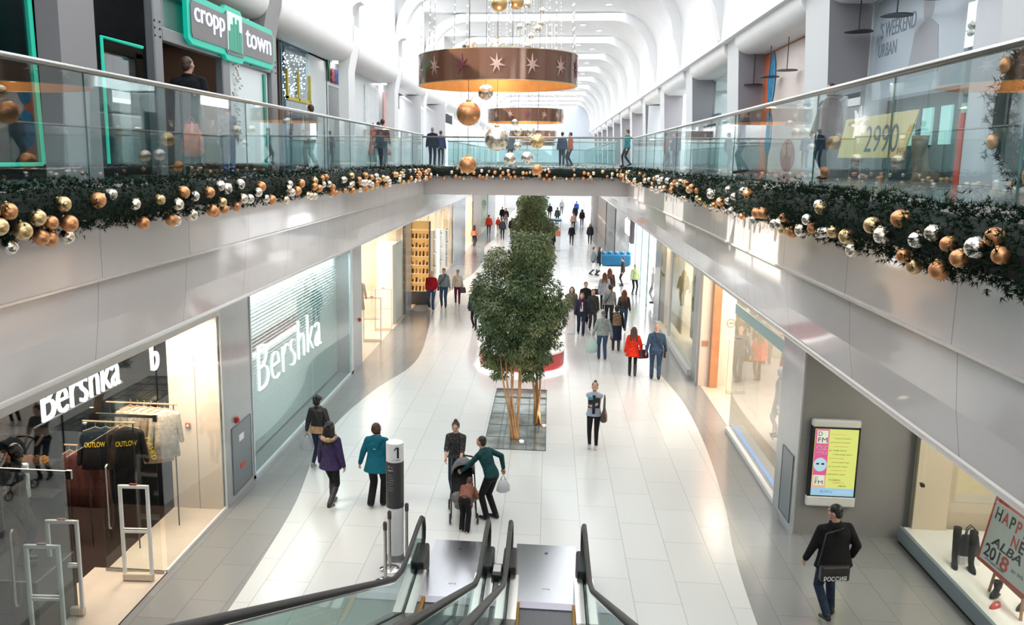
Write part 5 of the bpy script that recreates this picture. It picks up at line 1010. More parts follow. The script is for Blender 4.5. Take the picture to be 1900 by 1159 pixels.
def person(lab, x, y, rz, h, top=None, bottom=None, hair=('short', 'brown'), skin='f', stride=.0, lean=0., head=(0, 0), hands=None, slim=1., detail=1, z=0., name='person', shoes=None, extras=None, cat='person', bare=0., body_m=None, side=0., phase=1):
    """top: (material, hem height, flare, kind); bottom: (material, kind). hands: wrist targets (left, right) in own space for a 1.7 m figure; faces +Y"""
    s = h/1.7; t = thing(name, lab, cat, (x, y, z), rz); t.scale = (s, s, s)
    vox = .009 if detail == 2 else (.014 if detail == 1 else .022)
    HIP = Vector((0, 0, .92)); rotm = Matrix.Rotation(-lean, 3, 'X') @ Matrix.Rotation(side, 3, 'Y')
    U = lambda p: HIP+rotm @ (Vector(p)-HIP)
    bw = slim
    # joints
    sh = [U((-.155*bw, 0, 1.385)), U((.155*bw, 0, 1.385))]
    hands = hands or ((-.25*bw, .04-stride*.45*phase, .80), (.25*bw, .04+stride*.45*phase, .80))
    arms = []
    for i in (0, 1):
        hint = (-.25 if i == 0 else .25, -1, -.1); e, w_ = ik(sh[i], hands[i], .285, .25, hint); arms.append((sh[i], e, w_))
    hipj = [Vector((-.09*bw, 0, .88)), Vector((.09*bw, 0, .88))]; legs = []
    fy = [stride*.5*phase, -stride*.5*phase]
    for i in (0, 1):
        back = fy[i] < -.05
        an = Vector(((-.085 if i == 0 else .085)*bw+.0, fy[i], .085+(.10*min(1, abs(stride)/.5) if back else 0)))
        k, a_ = ik(hipj[i], an, .43, .42, (0, 1, .1)); legs.append((hipj[i], k, a_, back))
    # head frame
    nk = U((0, .0, 1.44)); hm = Matrix.Translation(U((0, .015, 1.52))) @ (rotm.to_4x4() @ Matrix.Rotation(head[0], 4, 'Z') @ Matrix.Rotation(-head[1], 4, 'X')) @ Matrix.Translation((0, 0, .08))
    H = lambda p: hm @ Vector(p); hr = hm.to_3x3()
    b = MB()
    b.ell(H((0, -.008, .02)), (.074, .092, .098), 16, 10, rot=hr); b.ell(H((0, .028, -.048)), (.056, .062, .066), 14, 9, rot=hr); b.ell(H((0, .088, -.005)), (.013, .022, .026), 8, 6, rot=hr)
    b.ell(H((0, .078, .028)), (.045, .018, .014), 10, 6, rot=hr); b.ell(H((0, .083, -.048)), (.024, .014, .012), 10, 6, rot=hr); b.ell(H((0, .07, -.09)), (.022, .022, .018), 10, 6, rot=hr)
    for q in (-1, 1): b.ell(H((q*.075, -.005, -.008)), (.012, .022, .032), 8, 6, rot=hr); b.ell(H((q*.04, .055, -.02)), (.026, .028, .028), 8, 6, rot=hr)
    b.cap(U((0, -.01, 1.40)), H((0, -.008, -.06)), .056, .052)
    b.loft([(0, 0, .86, .14*bw, .09), (0, 0, .95, .15*bw, .10), (0, 0, 1.08, .125*bw, .085), (0, 0, 1.25, .145*bw, .095), (0, 0, 1.36, .15*bw, .08), (0, 0, 1.42, .09, .06), (0, 0, 1.45, .05, .05)], 16, fn=U)
    for i, (a, e, w_) in enumerate(arms):
        b.cap(a, e, .043, .036, 10, 3); b.cap(e, w_, .037, .026, 10, 3)
        d = (w_-e).normalized(); sx = -1 if i == 0 else 1; lat = Vector((0, 1, 0)); lat = (lat-d*lat.dot(d)); lat = lat.normalized() if lat.length > .1 else Vector((0, 0, 1)); nrm = d.cross(lat)*sx
        b.cap(w_, w_+d*.05, .026, .03, 8, 2)
        for f_ in range(4):
            base = w_+d*.075+lat*(.033-.022*f_); L = (.07, .08, .075, .06)[f_]; mid = base+(d*.8-nrm*.25)*L*.55; tip = mid+(d*.6-nrm*.75)*L*.5
            b.cap(w_+d*.03+lat*(.02-.013*f_), base, .013, .0105, 6, 2); b.cap(base, mid, .0105, .0095, 6, 2); b.cap(mid, tip, .0095, .008, 6, 2)
        th = w_+d*.02+lat*.022; b.cap(th, th+lat*.03+d*.035, .013, .011, 6, 2); b.cap(th+lat*.03+d*.035, th+lat*.034+d*.07-nrm*.01, .011, .009, 6, 2)
    for i, (a, k, an, back) in enumerate(legs):
        b.cap(a, k, .062, .046, 10, 3); b.cap(k, an, .046, .032, 10, 3)
        b.cap(an+Vector((0, -.02, -.03)), an+Vector((0, .13, -.05 if not back else -.07)), .03, .024, 8, 2)
    inv = hm.inverted()
    def pick(c):
        q = inv @ c
        if abs(q.x) < .07 and q.y > .045 and -.1 < q.z < .06:
            if abs(abs(q.x)-.032) < .012 and abs(q.z-.006) < .0065: return 1
            if detail == 2 and abs(abs(q.x)-.036) < .018 and abs(q.z-.030) < .004: return 1
            if abs(q.x) < .026 and abs(q.z+.05) < .0085: return 2
        return 0
    sm = body_m or SK[skin]
    remesh(b, 'body', [sm, HAIR[hair[1]] if hair else sm, M_lip] if not body_m else sm, vox*(.8 if detail == 2 else 1), 2, t, None if body_m else pick)
    # lower clothing
    if bottom:
        bm_, kind = bottom; m = MB()
        if kind in ('trousers', 'slim', 'wide'):
            ra, rk, rn = {'trousers': (.092, .068, .058), 'slim': (.086, .058, .042), 'wide': (.098, .080, .075)}[kind]
            m.loft([(0, 0, .80, .13*bw, .085), (0, -.01, .86, .168*bw, .118), (0, -.005, .94, .165*bw, .115), (0, 0, 1.0, .150*bw, .105)], 18)
            for (a, k, an, back) in legs:
                m.cap(a, k, ra*bw**.5, rk, 12, 3); m.cap(k, an+Vector((0, 0, .0 if kind != 'wide' else -.02)), rk, rn, 12, 3)
        else:
            zl = {'skirt': .52, 'midi': .40, 'shorts': .6}[kind]; ym = (legs[0][1].y+legs[1][1].y)*.5
            m.loft([(0, ym, zl, .185*bw, .145+abs(stride)*.25), (0, ym*.6, .68, .18*bw, .13+abs(stride)*.1), (0, 0, .86, .17*bw, .12), (0, 0, 1.0, .15*bw, .105)], 18)
            m2 = MB()
            for (a, k, an, back) in legs: m2.cap(a, k, .064, .052, 10, 3); m2.cap(k, an, .052, .036, 10, 3)
            remesh(m2, 'tights', mat('tights_black', (.02, .018, .02), .6), vox, 2, t)
        remesh(m, 'skirt' if kind in ('skirt', 'midi') else 'trousers', bm_, vox, 3, t)
    # shoes
    sc, sk = shoes or (mat('shoe_black', (.018, .018, .02), .35), 'shoe')
    for (a, k, an, back) in legs:
        m = MB(); ty = .15; dz = -.035 if not back else -.075
        m.cap(an+Vector((0, -.035, -.04)), an+Vector((0, ty, dz-.012)), .043, .032, 10, 3); m.cap(an+Vector((0, -.02, .0)), an+Vector((0, .06, -.03)), .045, .04, 10, 3)
        if sk == 'boot': m.cap(an, an+(k-an)*.75, .052, .062, 12, 3)
        if sk == 'heel': m.box(an.x-.015, an.y-.06, an.z-.085, an.x+.015, an.y-.03, an.z-.04)
        remesh(m, 'boot' if sk == 'boot' else 'shoe', sc, vox*.8, 1, t)
    # upper clothing
    if top:
        tm, hem, flare, kind = top; g = .012 if kind in ('shirt', 'sweater') else .026; m = MB()
        S = [(0, .0, 1.465, .062, .062), (0, -.004, 1.45, .085, .07), (0, -.005, 1.425, .105*bw, .078), (0, -.005, 1.37, (.150+g*.3)*bw, .092+g), (0, .0, 1.27, (.158+g)*bw, .11+g), (0, .0, 1.10, (.138+g)*bw, .095+g), (0, -.005, .95, (.162+g)*bw, .112+g)]
        low = [(0, -.01, hem, (.170+g+flare)*bw, .12+g+flare*.8)] if hem < .93 else []
        if hem >= .93: S = S[:-1]+[(0, 0, hem, (.155+g)*bw, .108+g)]
        hang = (S+low)[::-1]
        # below the hips a coat hangs straight whatever the lean
        def F(p):
            if p.z < .92: q = U((p.x, p.y, .92)); return Vector((q.x, q.y, p.z))
            return U(p)
        m.loft(hang, 22, fn=F)
        for i, (a, e, w_) in enumerate(arms):
            w2 = e+(w_-e)*(1-bare); m.cap(U(((-.045 if i == 0 else .045), -.008, 1.425)), a+Vector((0, 0, -.01)), .040, .052+g*.5, 12, 3); m.cap(a+Vector((0, 0, -.014)), e, .054+g*.6, .048+g*.6, 12, 3)
            if bare < .9: m.cap(e, w2, .048+g*.6, .036+g*.4, 12, 3)
        if kind in ('jacket', 'coat', 'hood'): m.tube([U((.075*math.cos(a)*1., .07*math.sin(a)-.005, 1.455)) for a in [PI/2+.35+(2*PI-.7)*k/14 for k in range(15)]], .022, 8)
        if kind == 'hood': m.ell(U((0, -.095, 1.41)), (.115, .06, .085), 14, 9); m.ell(U((0, -.12, 1.34)), (.08, .04, .07), 12, 8)
        if kind == 'scrunch':
            for k in range(4): m.loft([(0, 0, hem+.06*k, (.18+g)*bw, .13+g), (0, 0, hem+.03+.06*k, (.17+g)*bw, .122+g)], 20, fn=F)
        remesh(m, kind if kind in ('jacket', 'coat', 'shirt', 'sweater') else 'jacket', tm, vox, 2, t)
    # hair
    if hair and hair[0] != 'bald':
        m = MB(); st_, hc = hair
        if st_ in ('cap', 'beanie'):
            m.ell(H((0, -.012, .05)), (.083, .10, .078), 14, 9, rot=hr)
            remesh(m, 'beanie', mat('beanie_grey', (.10, .12, .14), .8), vox*.8, 2, t); m = MB(); m.ell(H((0, -.035, .0)), (.076, .075, .07), 12, 8, rot=hr)
        else:
            m.ell(H((0, -.020, .035)), (.084, .094, .093) if st_ != 'crop' else (.078, .09, .086), 16, 10, rot=hr); m.ell(H((0, -.055, -.01)), (.075, .055, .075), 12, 8, rot=hr)
        if st_ == 'long':
            for dx in (-.05, 0, .05): m.cap(H((dx*1.2, -.05, .0)), U((dx*1.9, -.115 if top and top[3] != 'hood' else -.15, 1.28)), .055, .035, 10, 3)
            for q in (-1, 1): m.cap(H((q*.068, -.01, .03)), U((q*.10, -.02, 1.37)), .03, .024, 8, 3)
        if st_ == 'bob':
            m.ell(H((0, -.03, -.01)), (.10, .085, .10), 14, 9, rot=hr)
            for q in (-1, 1): m.cap(H((q*.075, .0, .03)), H((q*.08, .0, -.075)), .028, .026, 8, 3)
        if st_ == 'curly':
            r0 = random.Random(3)
            for k in range(26): d = Vector((r0.gauss(0, 1), r0.gauss(-.4, .8), r0.gauss(.2, .8))).normalized(); m.ell(H((d.x*.085, -.025+d.y*.09, .03+d.z*.095)), (.03, .03, .03), 8, 5)
            for k in range(8): m.ell(H((r0.uniform(-.07, .07), -.075, -.06+r0.uniform(-.03, .02))), (.03, .03, .035), 8, 5)
        if st_ in ('bun', 'topbun'):
            m.ell(H((0, -.05 if st_ == 'bun' else -.02, .14)), (.042, .042, .038), 10, 7, rot=hr)
        if st_ == 'pony':
            m.cap(H((0, -.10, .05)), H((0, -.15, -.13)), .03, .02, 8, 3)
        remesh(m, 'hair', HAIR[hc], vox*.85, 1, t)
    t['_j'] = [tuple(t.location)]; del t['_j']
    W = lambda p: Vector(t.location)+Matrix.Rotation(rz, 3, 'Z') @ (Vector(p)*s)
    if extras: extras(t, U, H, arms, W, s, vox)
    t.scale = (s, s, s); return t, W, U, arms
def bag(lab, p, rz, w_, h, d, m, name='handbag', grp=None, strap=.12):
    t = thing(name, lab, 'bag', p, rz, grp)
    MB().loft([(0, 0, -strap-h, w_*.5, d*.5), (0, 0, -strap-h*.95, w_*.55, d*.6), (0, 0, -strap-h*.5, w_*.52, d*.55), (0, 0, -strap-h*.08, w_*.42, d*.3), (0, 0, -strap, w_*.4, d*.2)], 18, pw=3).obj('body', m, t, smooth='auto')
    for q in (-1, 1): MB().tube([(-w_*.25, q*d*.12, -strap-.01), (-w_*.18, q*d*.1, -strap*.3), (0, q*d*.04, 0.), (w_*.18, q*d*.1, -strap*.3), (w_*.25, q*d*.12, -strap-.01)], .007, 6).obj('handle', m, t, smooth=True)
    return t
def sack(lab, p, w_, h, m, strap=.1):
    t = thing('carrier_bag', lab, 'bag', p, .3); b = MB()
    b.loft([(0, 0, -strap-h, w_*.30, .05), (0, 0, -strap-h*.85, w_*.5, .085), (.01, 0, -strap-h*.45, w_*.47, .075), (0, 0, -strap-h*.12, w_*.33, .04), (0, 0, -strap, w_*.3, .015)], 14, pw=2.6).obj('body', m, t, smooth=True)
    for q in (-1, 1): MB().tube([(-w_*.2, q*.01, -strap-.01), (-w_*.08, 0, -strap*.4), (0, 0, 0), (w_*.08, 0, -strap*.4), (w_*.2, q*.01, -strap-.01)], .01, 6).obj('handle', m, t, smooth=True)
    return t
def crossbag(t, lab, W, U, s, rz, side, m, bm=None):
    """strap round the torso with a pouch at one hip"""
    q = side; o = thing('shoulder_bag', lab, 'bag', W((0, 0, 1.1)), rz); o.scale = (s, s, s); o2 = Vector((0, 0, 1.1))
    pts = [U((-q*.10, .02, 1.485)), U((-q*.05, -.118, 1.42)), U((q*.05, -.150, 1.25)), U((q*.14, -.135, 1.05)), U((q*.205, -.03, .95)), U((q*.15, .12, 1.06)), U((q*.0, .15, 1.25)), U((-q*.08, .11, 1.41)), U((-q*.10, .02, 1.485))]
    MB().tube([p-o2 for p in pts], .014, 6, sq=.4).obj('strap', m, o, smooth=True)
    c = U((q*.25, -.02, .86))-o2; MB().rbox(c.x-.035, c.y-.13, c.z-.13, c.x+.035, c.y+.13, c.z+.06, .02).obj('pouch', bm or m, o)
    return o
B = lambda n, c, **k: cloth(n, c, **k)
jean = B('denim', (.045, .085, .16)); jeand = B('dark_denim', (.018, .03, .055)); blk = B('black', (.014, .014, .016)); navy = B('navy', (.02, .028, .06)); wht = B('white_shirt', (.75, .75, .75)); gryk = B('grey_knit', (.30, .32, .33)); red = B('scarlet', (.72, .035, .012)); drk = B('dark_grey', (.05, .05, .055)); bei = B('beige_cloth', (.55, .45, .36))
leather = mat('black_leather', (.018, .017, .018), .3, bump=.3, bscale=50); brownl = mat('brown_bag_leather', (.05, .03, .025), .35)
AWAY, TO = 0, PI
# --- foreground group on the left
def x1(t, U, H, arms, W, s, vox):
    m = MB().loft([(0, -.01, .86, .20, .145), (0, 0, .97, .185, .135), (0, 0, 1.02, .175, .13)], 22); remesh(m, 'blouse_hem', B('tan_blouse', (.50, .30, .17)), vox, 1, t)
p_, W, U, a = person('woman in a black leather jacket over a tan blouse, beside the blinds window', -4.93, 17.9, R(-8), 1.66, (leather, 1.02, 0, 'jacket'), (jeand, 'slim'), ('curly', 'black'), stride=.28, detail=2, extras=x1, shoes=(mat('trainer_grey', (.25, .25, .26), .5), 'shoe'), hands=((-.30, .05, .86), (.29, .12, .95)), phase=-1)
sack('translucent plastic bag hanging from the hand of the woman in the black leather jacket', W((-.31, .07, .80)), .32, .30, glass('bag_plastic', (.75, .78, .8), .12, .3, .4, .35))
crossbag(p_, 'thin black shoulder strap bag on the woman in the black leather jacket', W, U, .97, R(-8), 1, leather)
def x2(t, U, H, arms, W, s, vox):
    m = MB(); r0 = random.Random(2)
    for k in range(26):
        a = 2*PI*k/26
        for j in range(2): m.ell(U((.135*math.cos(a)+r0.gauss(0, .006), -.04+.115*math.sin(a)+r0.gauss(0, .006), 1.425+.02*math.sin(a)+r0.gauss(0, .01)-.02*j)), (.036, .036, .034), 8, 5)
    remesh(m, 'fur_collar', B('tan_fur', (.40, .28, .18), noise=.5), vox, 0, t)
person('woman in a purple coat with tan fur hood and long black hair, walking away', -4.12, 15.8, R(-14), 1.74, (B('purple', (.040, .028, .088)), .80, .035, 'coat'), (blk, 'slim'), ('long', 'black'), stride=.42, detail=2, extras=x2, shoes=(leather, 'boot'), hands=((-.27, .08, .86), (.27, .02, .86)))
def x3(t, U, H, arms, W, s, vox):
    m = MB(); m.ell(U((0, -.10, 1.40)), (.155, .06, .11), 14, 9); m.ell(U((0, -.14, 1.31)), (.10, .035, .09), 12, 8); remesh(m, 'hood', MATS['fabric_teal_shell'], vox, 2, t)
    MB().box(-.02, -.163, 1.235, .02, -.158, 1.25).obj('logo_patch', M_white, t)
pt_, W, U, a = person('person in a teal hooded jacket with short brown hair, left of the numbered pillar', -3.23, 15.95, R(-5), 1.70, (B('teal_shell', (.006, .125, .19), noise=.12), .74, .04, 'coat'), (blk, 'wide'), ('bob', 'brown'), stride=.22, detail=2, slim=1.14, extras=x3, hands=((-.36, .03, .84), (.28, .10, .90)), head=(R(-35), 0), phase=-1)
bag('black bag carried by the person in the teal jacket', W((.30, .12, .86)), .2, .26, .28, .1, leather)
# --- the pair with the pushchair
speck = mat('speckled_black', (.02, .02, .022), .8); 
def speckle():
    nt = speck.node_tree; b = nt.nodes['Principled BSDF']; tc = nt.nodes.new('ShaderNodeTexCoord'); v = nt.nodes.new('ShaderNodeTexVoronoi'); v.inputs['Scale'].default_value = 45
    l = nt.nodes.new('ShaderNodeMath'); l.operation = 'LESS_THAN'; l.inputs[1].default_value = .22; mx = nt.nodes.new('ShaderNodeMix'); mx.data_type = 'RGBA'; mx.inputs['A'].default_value = (.018, .018, .02, 1); mx.inputs['B'].default_value = (.35, .35, .33, 1)
    nt.links.new(tc.outputs['Object'], v.inputs[0]); nt.links.new(v.outputs[0], l.inputs[0]); nt.links.new(l.outputs[0], mx.inputs[0]); nt.links.new(mx.outputs['Result'], b.inputs['Base Color'])
speckle()
person('woman in a speckled black blouse with hair tied up, pushing the pushchair', -1.72, 16.55, R(176), 1.66, (speck, .90, .02, 'shirt'), (jeand, 'slim'), ('topbun', 'brown'), stride=.12, detail=2, lean=.16, head=(0, R(4)), hands=((-.15, .42, .98), (.15, .42, 1.0)), bare=.75, shoes=(leather, 'shoe'))
person('person in a dark green sweater bending over the pushchair', -.95, 15.62, R(62), 1.66, (B('bottle_green', (.012, .06, .062)), .90, .0, 'sweater'), (blk, 'trousers'), ('crop', 'black'), skin='m', stride=.1, detail=2, lean=.42, slim=1.08, head=(0, R(-30)), hands=((-.22, .58, .92), (.27, -.10, 1.0)))
sack('pale grey carrier bag hanging behind the person in the green sweater', (-.72, 15.42, .98), .26, .24, mat('bag_grey_film', (.55, .58, .60), .35))
person('small child in a brown jacket leaning into the front of the pushchair', -1.40, 14.98, R(-8), 1.16, (B('russet', (.24, .10, .07)), .80, .03, 'jacket'), (blk, 'wide'), ('short', 'brown'), stride=.08, detail=2, lean=1.15, head=(0, R(-30)), hands=((-.16, .70, .85), (.18, .68, .85)), shoes=(mat('shoe_peach', (.62, .42, .33), .5), 'shoe'))
def pushchair(x, y, rz):
    t = thing('pushchair', 'grey and black pushchair with its hood up between the two adults', 'pushchair', (x, y, 0), rz)
    g = B('pram_grey', (.16, .16, .17)); fr = mat('pram_frame', (.05, .05, .05), .35, .6)
    m = MB()
    for k in range(9):
        a = R(-10+15*k); m.ell((0, .12*0+.0-.24*math.cos(a)*.9, .82+.30*math.sin(a)), (.225, .03, .05), 14, 6)
    hood = []; n = 14; secs = []
    vs = []; 
    for i in range(11):
        a = R(-15+14*i)
        for k in range(n): b = PI*k/(n-1); vs.append((.23*math.cos(b), -.06+(.30*math.sin(b)+.02)*-math.cos(a)*1.0, .80+.34*math.sin(b)*math.sin(a)*1.0+.02*(i % 2)))
    hd = MB().add(vs, [(i*n+k, i*n+k+1, (i+1)*n+k+1, (i+1)*n+k) for i in range(10) for k in range(n-1)]); o = hd.obj('hood', g, t, smooth=True); sd = o.modifiers.new('s', 'SOLIDIFY'); sd.thickness = .014
    m = MB(); m.loft([(0, .05, .42, .19, .20), (0, .0, .5, .20, .2), (0, -.10, .62, .20, .12), (0, -.20, .85, .18, .05), (0, -.24, 1.0, .15, .03)], 18); remesh(m, 'seat', B('pram_black', (.02, .02, .022)), .014, 1, t)
    m = MB(); m.cap((-.12, .28, .48), (.12, .28, .48), .12, .12); m.cap((-.1, .36, .36), (.1, .36, .36), .08, .08); remesh(m, 'footmuff', g, .014, 2, t)
    MB().rbox(-.17, -.18, .22, .17, .2, .34, .03).obj('basket', B('pram_black', (.02, .02, .022)), t); MB().rbox(.12, .1, .3, .2, .3, .5, .01).obj('white_pouch', M_white, t)
    for q in (-1, 1):
        MB().tube([(q*.24, .38, .10), (q*.23, .1, .5), (q*.22, -.32, .95), (q*.2, -.48, 1.02)], .014, 8).obj('frame_tube', fr, t, smooth=True); MB().tube([(q*.25, -.32, .10), (q*.23, .05, .55)], .013, 8).obj('frame_tube', fr, t, smooth=True)
        for yy in (.38, -.32):
            w_ = MB(); w_.tube([(q*.26, yy+.10*math.cos(2*PI*k/18), .10+.10*math.sin(2*PI*k/18)*.85) for k in range(19)], .016, 8, cap=False); wo = w_.obj('wheel', M_black, t, smooth=True)
            MB().tube([(q*.24, yy, .1), (q*.28, yy, .1)], .03, 10).obj('hub', mat('hub_grey', (.4, .4, .4), .4), wo)
    MB().tube([(-.2, -.48, 1.02), (0, -.53, 1.04), (.2, -.48, 1.02)], .018, 8).obj('push_bar', M_black, t, smooth=True)
pushchair(-1.50, 15.72, R(188))
# --- woman reading in the middle, man by the right wall
def x4(t, U, H, arms, W, s, vox):
    MB().box(-.035, .115, .93, .035, .14, 1.4).obj('dark_top', navy, t)
pw, W, U, a = person('woman in a pale blue shirt and dark trousers, hugging a black folder, facing the camera', 1.19, 20.05, R(172), 1.62, (B('pale_blue_shirt', (.46, .50, .60), noise=.1), .86, .03, 'shirt'), (blk, 'slim'), ('topbun', 'brown'), detail=2, extras=x4, head=(0, R(-32)), hands=((.06, .25, 1.17), (-.08, .27, 1.22)), bare=.6, stride=.06, shoes=(mat('shoe_pale', (.55, .52, .5), .5), 'shoe'))
t = thing('folder', 'black folder with a blue ribbon hugged by the woman in the pale blue shirt', 'folder', W((0, .21, 1.10)), R(172)); MB().rbox(-.15, -.02, 0, .13, .02, .25, .01, mx=Matrix.Rotation(R(12), 4, 'X')).obj('cover', mat('folder_black', (.015, .015, .02), .4), t); MB().rbox(.02, .0, .2, .12, .05, .27, .01).obj('ribbon', mat('ribbon_teal', (.02, .3, .42), .5), t)
sb = bag('brown patterned shoulder bag on the arm of the woman in the pale blue shirt', W((-.25, .0, 1.40)), R(80), .30, .28, .13, mat('bag_pattern', (.09, .06, .05), .45, noise=.5, nscale=25), strap=.36)
px_, W, U, a = person('man in a black jacket walking away past the grey wall, with a lettered black bag', 4.36, 12.6, R(16), 1.78, (B('black_anorak', (.008, .008, .010)), .82, .02, 'hood'), (jeand, 'trousers'), ('short', 'black'), skin='m', detail=2, slim=1.36, stride=.26, lean=.05, head=(R(40), R(4)), hands=((-.33, .16, .88), (.33, .06, .92)), phase=-1)
t = thing('sports_bag', 'black flat bag with white lettering hung in front of the man by the grey wall', 'bag', W((-.12, -.22, .84)), R(16)+R(-6)); MB().rbox(-.22, -.05, -.14, .22, .05, .10, .03).obj('body', leather, t); text('lettering', 'РОССИЯ', .1, plane_mx((-.18, -.056, -.12), (1, 0, 0), (0, 0, 1)), M_white, t, .001, width=.34, height=.07)
MB().tube([(-.25, 0, .1), (-.12, .1, .55), (.15, .12, .62)], .012, 6).obj('strap', leather, t, smooth=True)
# --- walking away on the right of the promenade
person('woman in a bright red flared coat with long hair, walking away', 2.77, 27.2, R(-4), 1.60, (red, .72, .07, 'coat'), (blk, 'slim'), ('long', 'brown'), detail=1, stride=.22, shoes=(leather, 'boot'), hands=((-.27, .06, .84), (.27, .02, .90)))
bag('dark burgundy handbag on the arm of the woman in the red coat', (3.09, 27.2, 1.08), .4, .34, .28, .14, mat('burgundy_leather', (.09, .015, .02), .3), strap=.18)
pb, W, U, a = person('bald man in a blue sweater and jeans walking away beside the shop window', 3.44, 26.85, R(-6), 1.78, (B('slate_blue', (.045, .085, .15)), .90, 0, 'sweater'), (jean, 'trousers'), ('bald', 'brown'), skin='f', detail=1, stride=.30, slim=1.2); crossbag(pb, 'black cross-body bag on the bald man in blue', W, U, 1.05, R(-6), 1, leather)
ph, W, U, a = person('man in a grey hoodie, jeans and cap, carrying a pale green carrier bag', 1.95, 29.5, R(4), 1.68, (B('sage_grey', (.27, .31, .30)), .88, 0.01, 'hood'), (jean, 'trousers'), ('cap', 'grey'), detail=1, stride=.18, slim=1.15, hands=((-.33, .05, .86), (.33, .03, .84)))
sack('pale green carrier bag in the left hand of the man in the hoodie', W((-.34, .06, .86)), .40, .50, mat('bag_mint', (.45, .66, .62), .4), strap=.12)
def x5(t, U, H, arms, W, s, vox):
    m = MB(); m.loft([(0, 0, .98, .19, .14), (0, 0, 1.15, .175, .135), (0, 0, 1.35, .185, .13), (0, 0, 1.43, .12, .1)], 20, fn=U); remesh(m, 'fur_waistcoat', mat('patterned_fur', (.22, .15, .09), .9, noise=.75, nscale=20), vox, 1, t)
person('woman in a patterned fur waistcoat and dark skirt, walking away', 2.52, 30.9, R(-3), 1.66, (blk, .95, 0, 'sweater'), (navy, 'midi'), ('curly', 'black'), detail=1, stride=.2, slim=1.12, extras=x5, shoes=(leather, 'boot'))
pg, W, U, a = person('man in a grey sweater with a black shoulder strap, walking away', 2.58, 35.6, R(2), 1.74, (gryk, .90, 0, 'sweater'), (drk, 'trousers'), ('short', 'brown'), detail=1, stride=.3, slim=1.1); crossbag(pg, 'black shoulder bag of the man in the grey sweater', W, U, 1.02, R(2), -1, leather)
person('woman in a black jacket and jeans with long auburn hair, walking away', 3.08, 34.6, R(-8), 1.68, (leather, .95, 0, 'jacket'), (jean, 'slim'), ('long', 'red'), detail=1, stride=.35)
person('woman in a pale grey-blue coat with auburn hair, walking away', 2.62, 39.7, R(3), 1.70, (B('pale_grey_coat', (.44, .47, .52)), .70, .05, 'coat'), (blk, 'slim'), ('long', 'red'), detail=1, stride=.22, slim=1.1, shoes=(leather, 'boot'))
bag('small black handbag of the woman in the pale grey-blue coat', (2.28, 39.7, 1.08), .2, .28, .26, .12, leather)
person('woman with auburn hair in a dark coat just ahead of the pale grey-blue coat', 2.95, 41.2, R(-5), 1.72, (B('dark_brown_coat', (.06, .035, .03)), .80, .02, 'coat'), (blk, 'slim'), ('long', 'red'), detail=0, stride=.25)
# --- coming towards the camera
def scarf(col, nm='scarf'):
    def f(t, U, H, arms, W, s, vox):
        m = MB(); m.tube([U((.085*math.cos(2*PI*k/12), .075*math.sin(2*PI*k/12), 1.46)) for k in range(13)], .03, 8); m.cap(U((.02, .12, 1.42)), U((.02, .15, 1.1)), .035, .03, 8, 3); remesh(m, nm, B('scarf_%s' % col[0], col[1]), vox, 1, t)
        MB().loft([(0, .06, .98, .075, .10), (0, .06, 1.35, .065, .09)], 14, fn=U).obj('blouse_front', wht if col[0] != 'x' else navy, t, smooth=True)
    return f
person('woman in a white blouse, maroon scarf and open navy coat, facing the camera', 1.37, 33.7, R(180), 1.66, (B('navy_coat', (.022, .026, .05)), .80, .02, 'jacket'), (navy, 'trousers'), ('bob', 'fair'), detail=1, stride=.25, slim=1.1, extras=scarf(('maroon', (.16, .02, .05))))
person('woman in a long khaki coat, facing the camera, left of the white blouse', 1.02, 35.0, R(178), 1.70, (B('khaki', (.13, .12, .09)), .70, .04, 'coat'), (blk, 'slim'), ('long', 'brown'), detail=1, stride=.15, shoes=(leather, 'boot'))
person('woman in a dark jacket facing the camera, right of the white blouse', 1.85, 34.6, R(184), 1.68, (B('dark_olive_coat', (.045, .045, .045)), .76, .02, 'jacket'), (drk, 'trousers'), ('short', 'brown'), detail=1, stride=.22)
person('person in black with short dark hair, just behind the three women', 1.62, 36.2, R(182), 1.74, (B('black_knit', (.02, .018, .02)), .82, .02, 'jacket'), (blk, 'trousers'), ('short', 'brown'), detail=1, stride=.1)
person('person in a navy jacket bending over beside the white kiosk', .55, 37.9, R(120), 1.72, (navy, .85, .03, 'hood'), (drk, 'trousers'), ('short', 'grey'), detail=1, lean=.75, hands=((-.2, .55, .85), (.2, .55, .85)))
person('small child in a pale pink jacket standing beside the white kiosk', .82, 36.6, R(10), 1.12, (B('baby_pink', (.72, .48, .50)), .80, .04, 'coat'), (blk, 'trousers'), ('short', 'brown'), detail=1)
person('man in a crimson sweater and jeans walking towards the camera by the shoe shop', -5.17, 38.2, R(176), 1.80, (B('crimson', (.36, .012, .02)), .90, 0, 'sweater'), (jean, 'trousers'), ('crop', 'grey'), detail=1, stride=.28, slim=1.2, hands=((-.2, .14, .95), (.2, .14, .95)), shoes=(mat('shoe_pale', (.55, .52, .5), .5), 'shoe'))
pm_, W, U, a = person('man in a grey-blue sweater with shoulder bag, beside the man in crimson', -4.74, 39.3, R(180), 1.80, (B('grey_blue', (.22, .27, .31)), .90, 0, 'sweater'), (jean, 'trousers'), ('short', 'brown'), detail=1, stride=.12, slim=1.1, shoes=(mat('shoe_brown', (.10, .05, .03), .4), 'shoe')); crossbag(pm_, 'navy shoulder bag of the man in the grey-blue sweater', W, U, 1.06, R(180), 1, navy)
person('woman in a cream top and burgundy trousers near the shoe shop', -4.15, 39.8, R(184), 1.68, (B('cream', (.66, .60, .48)), .90, .01, 'sweater'), (B('burgundy', (.11, .012, .03)), 'slim'), ('short', 'brown'), detail=1, stride=.15, shoes=(mat('shoe_pale', (.55, .52, .5), .5), 'shoe'))
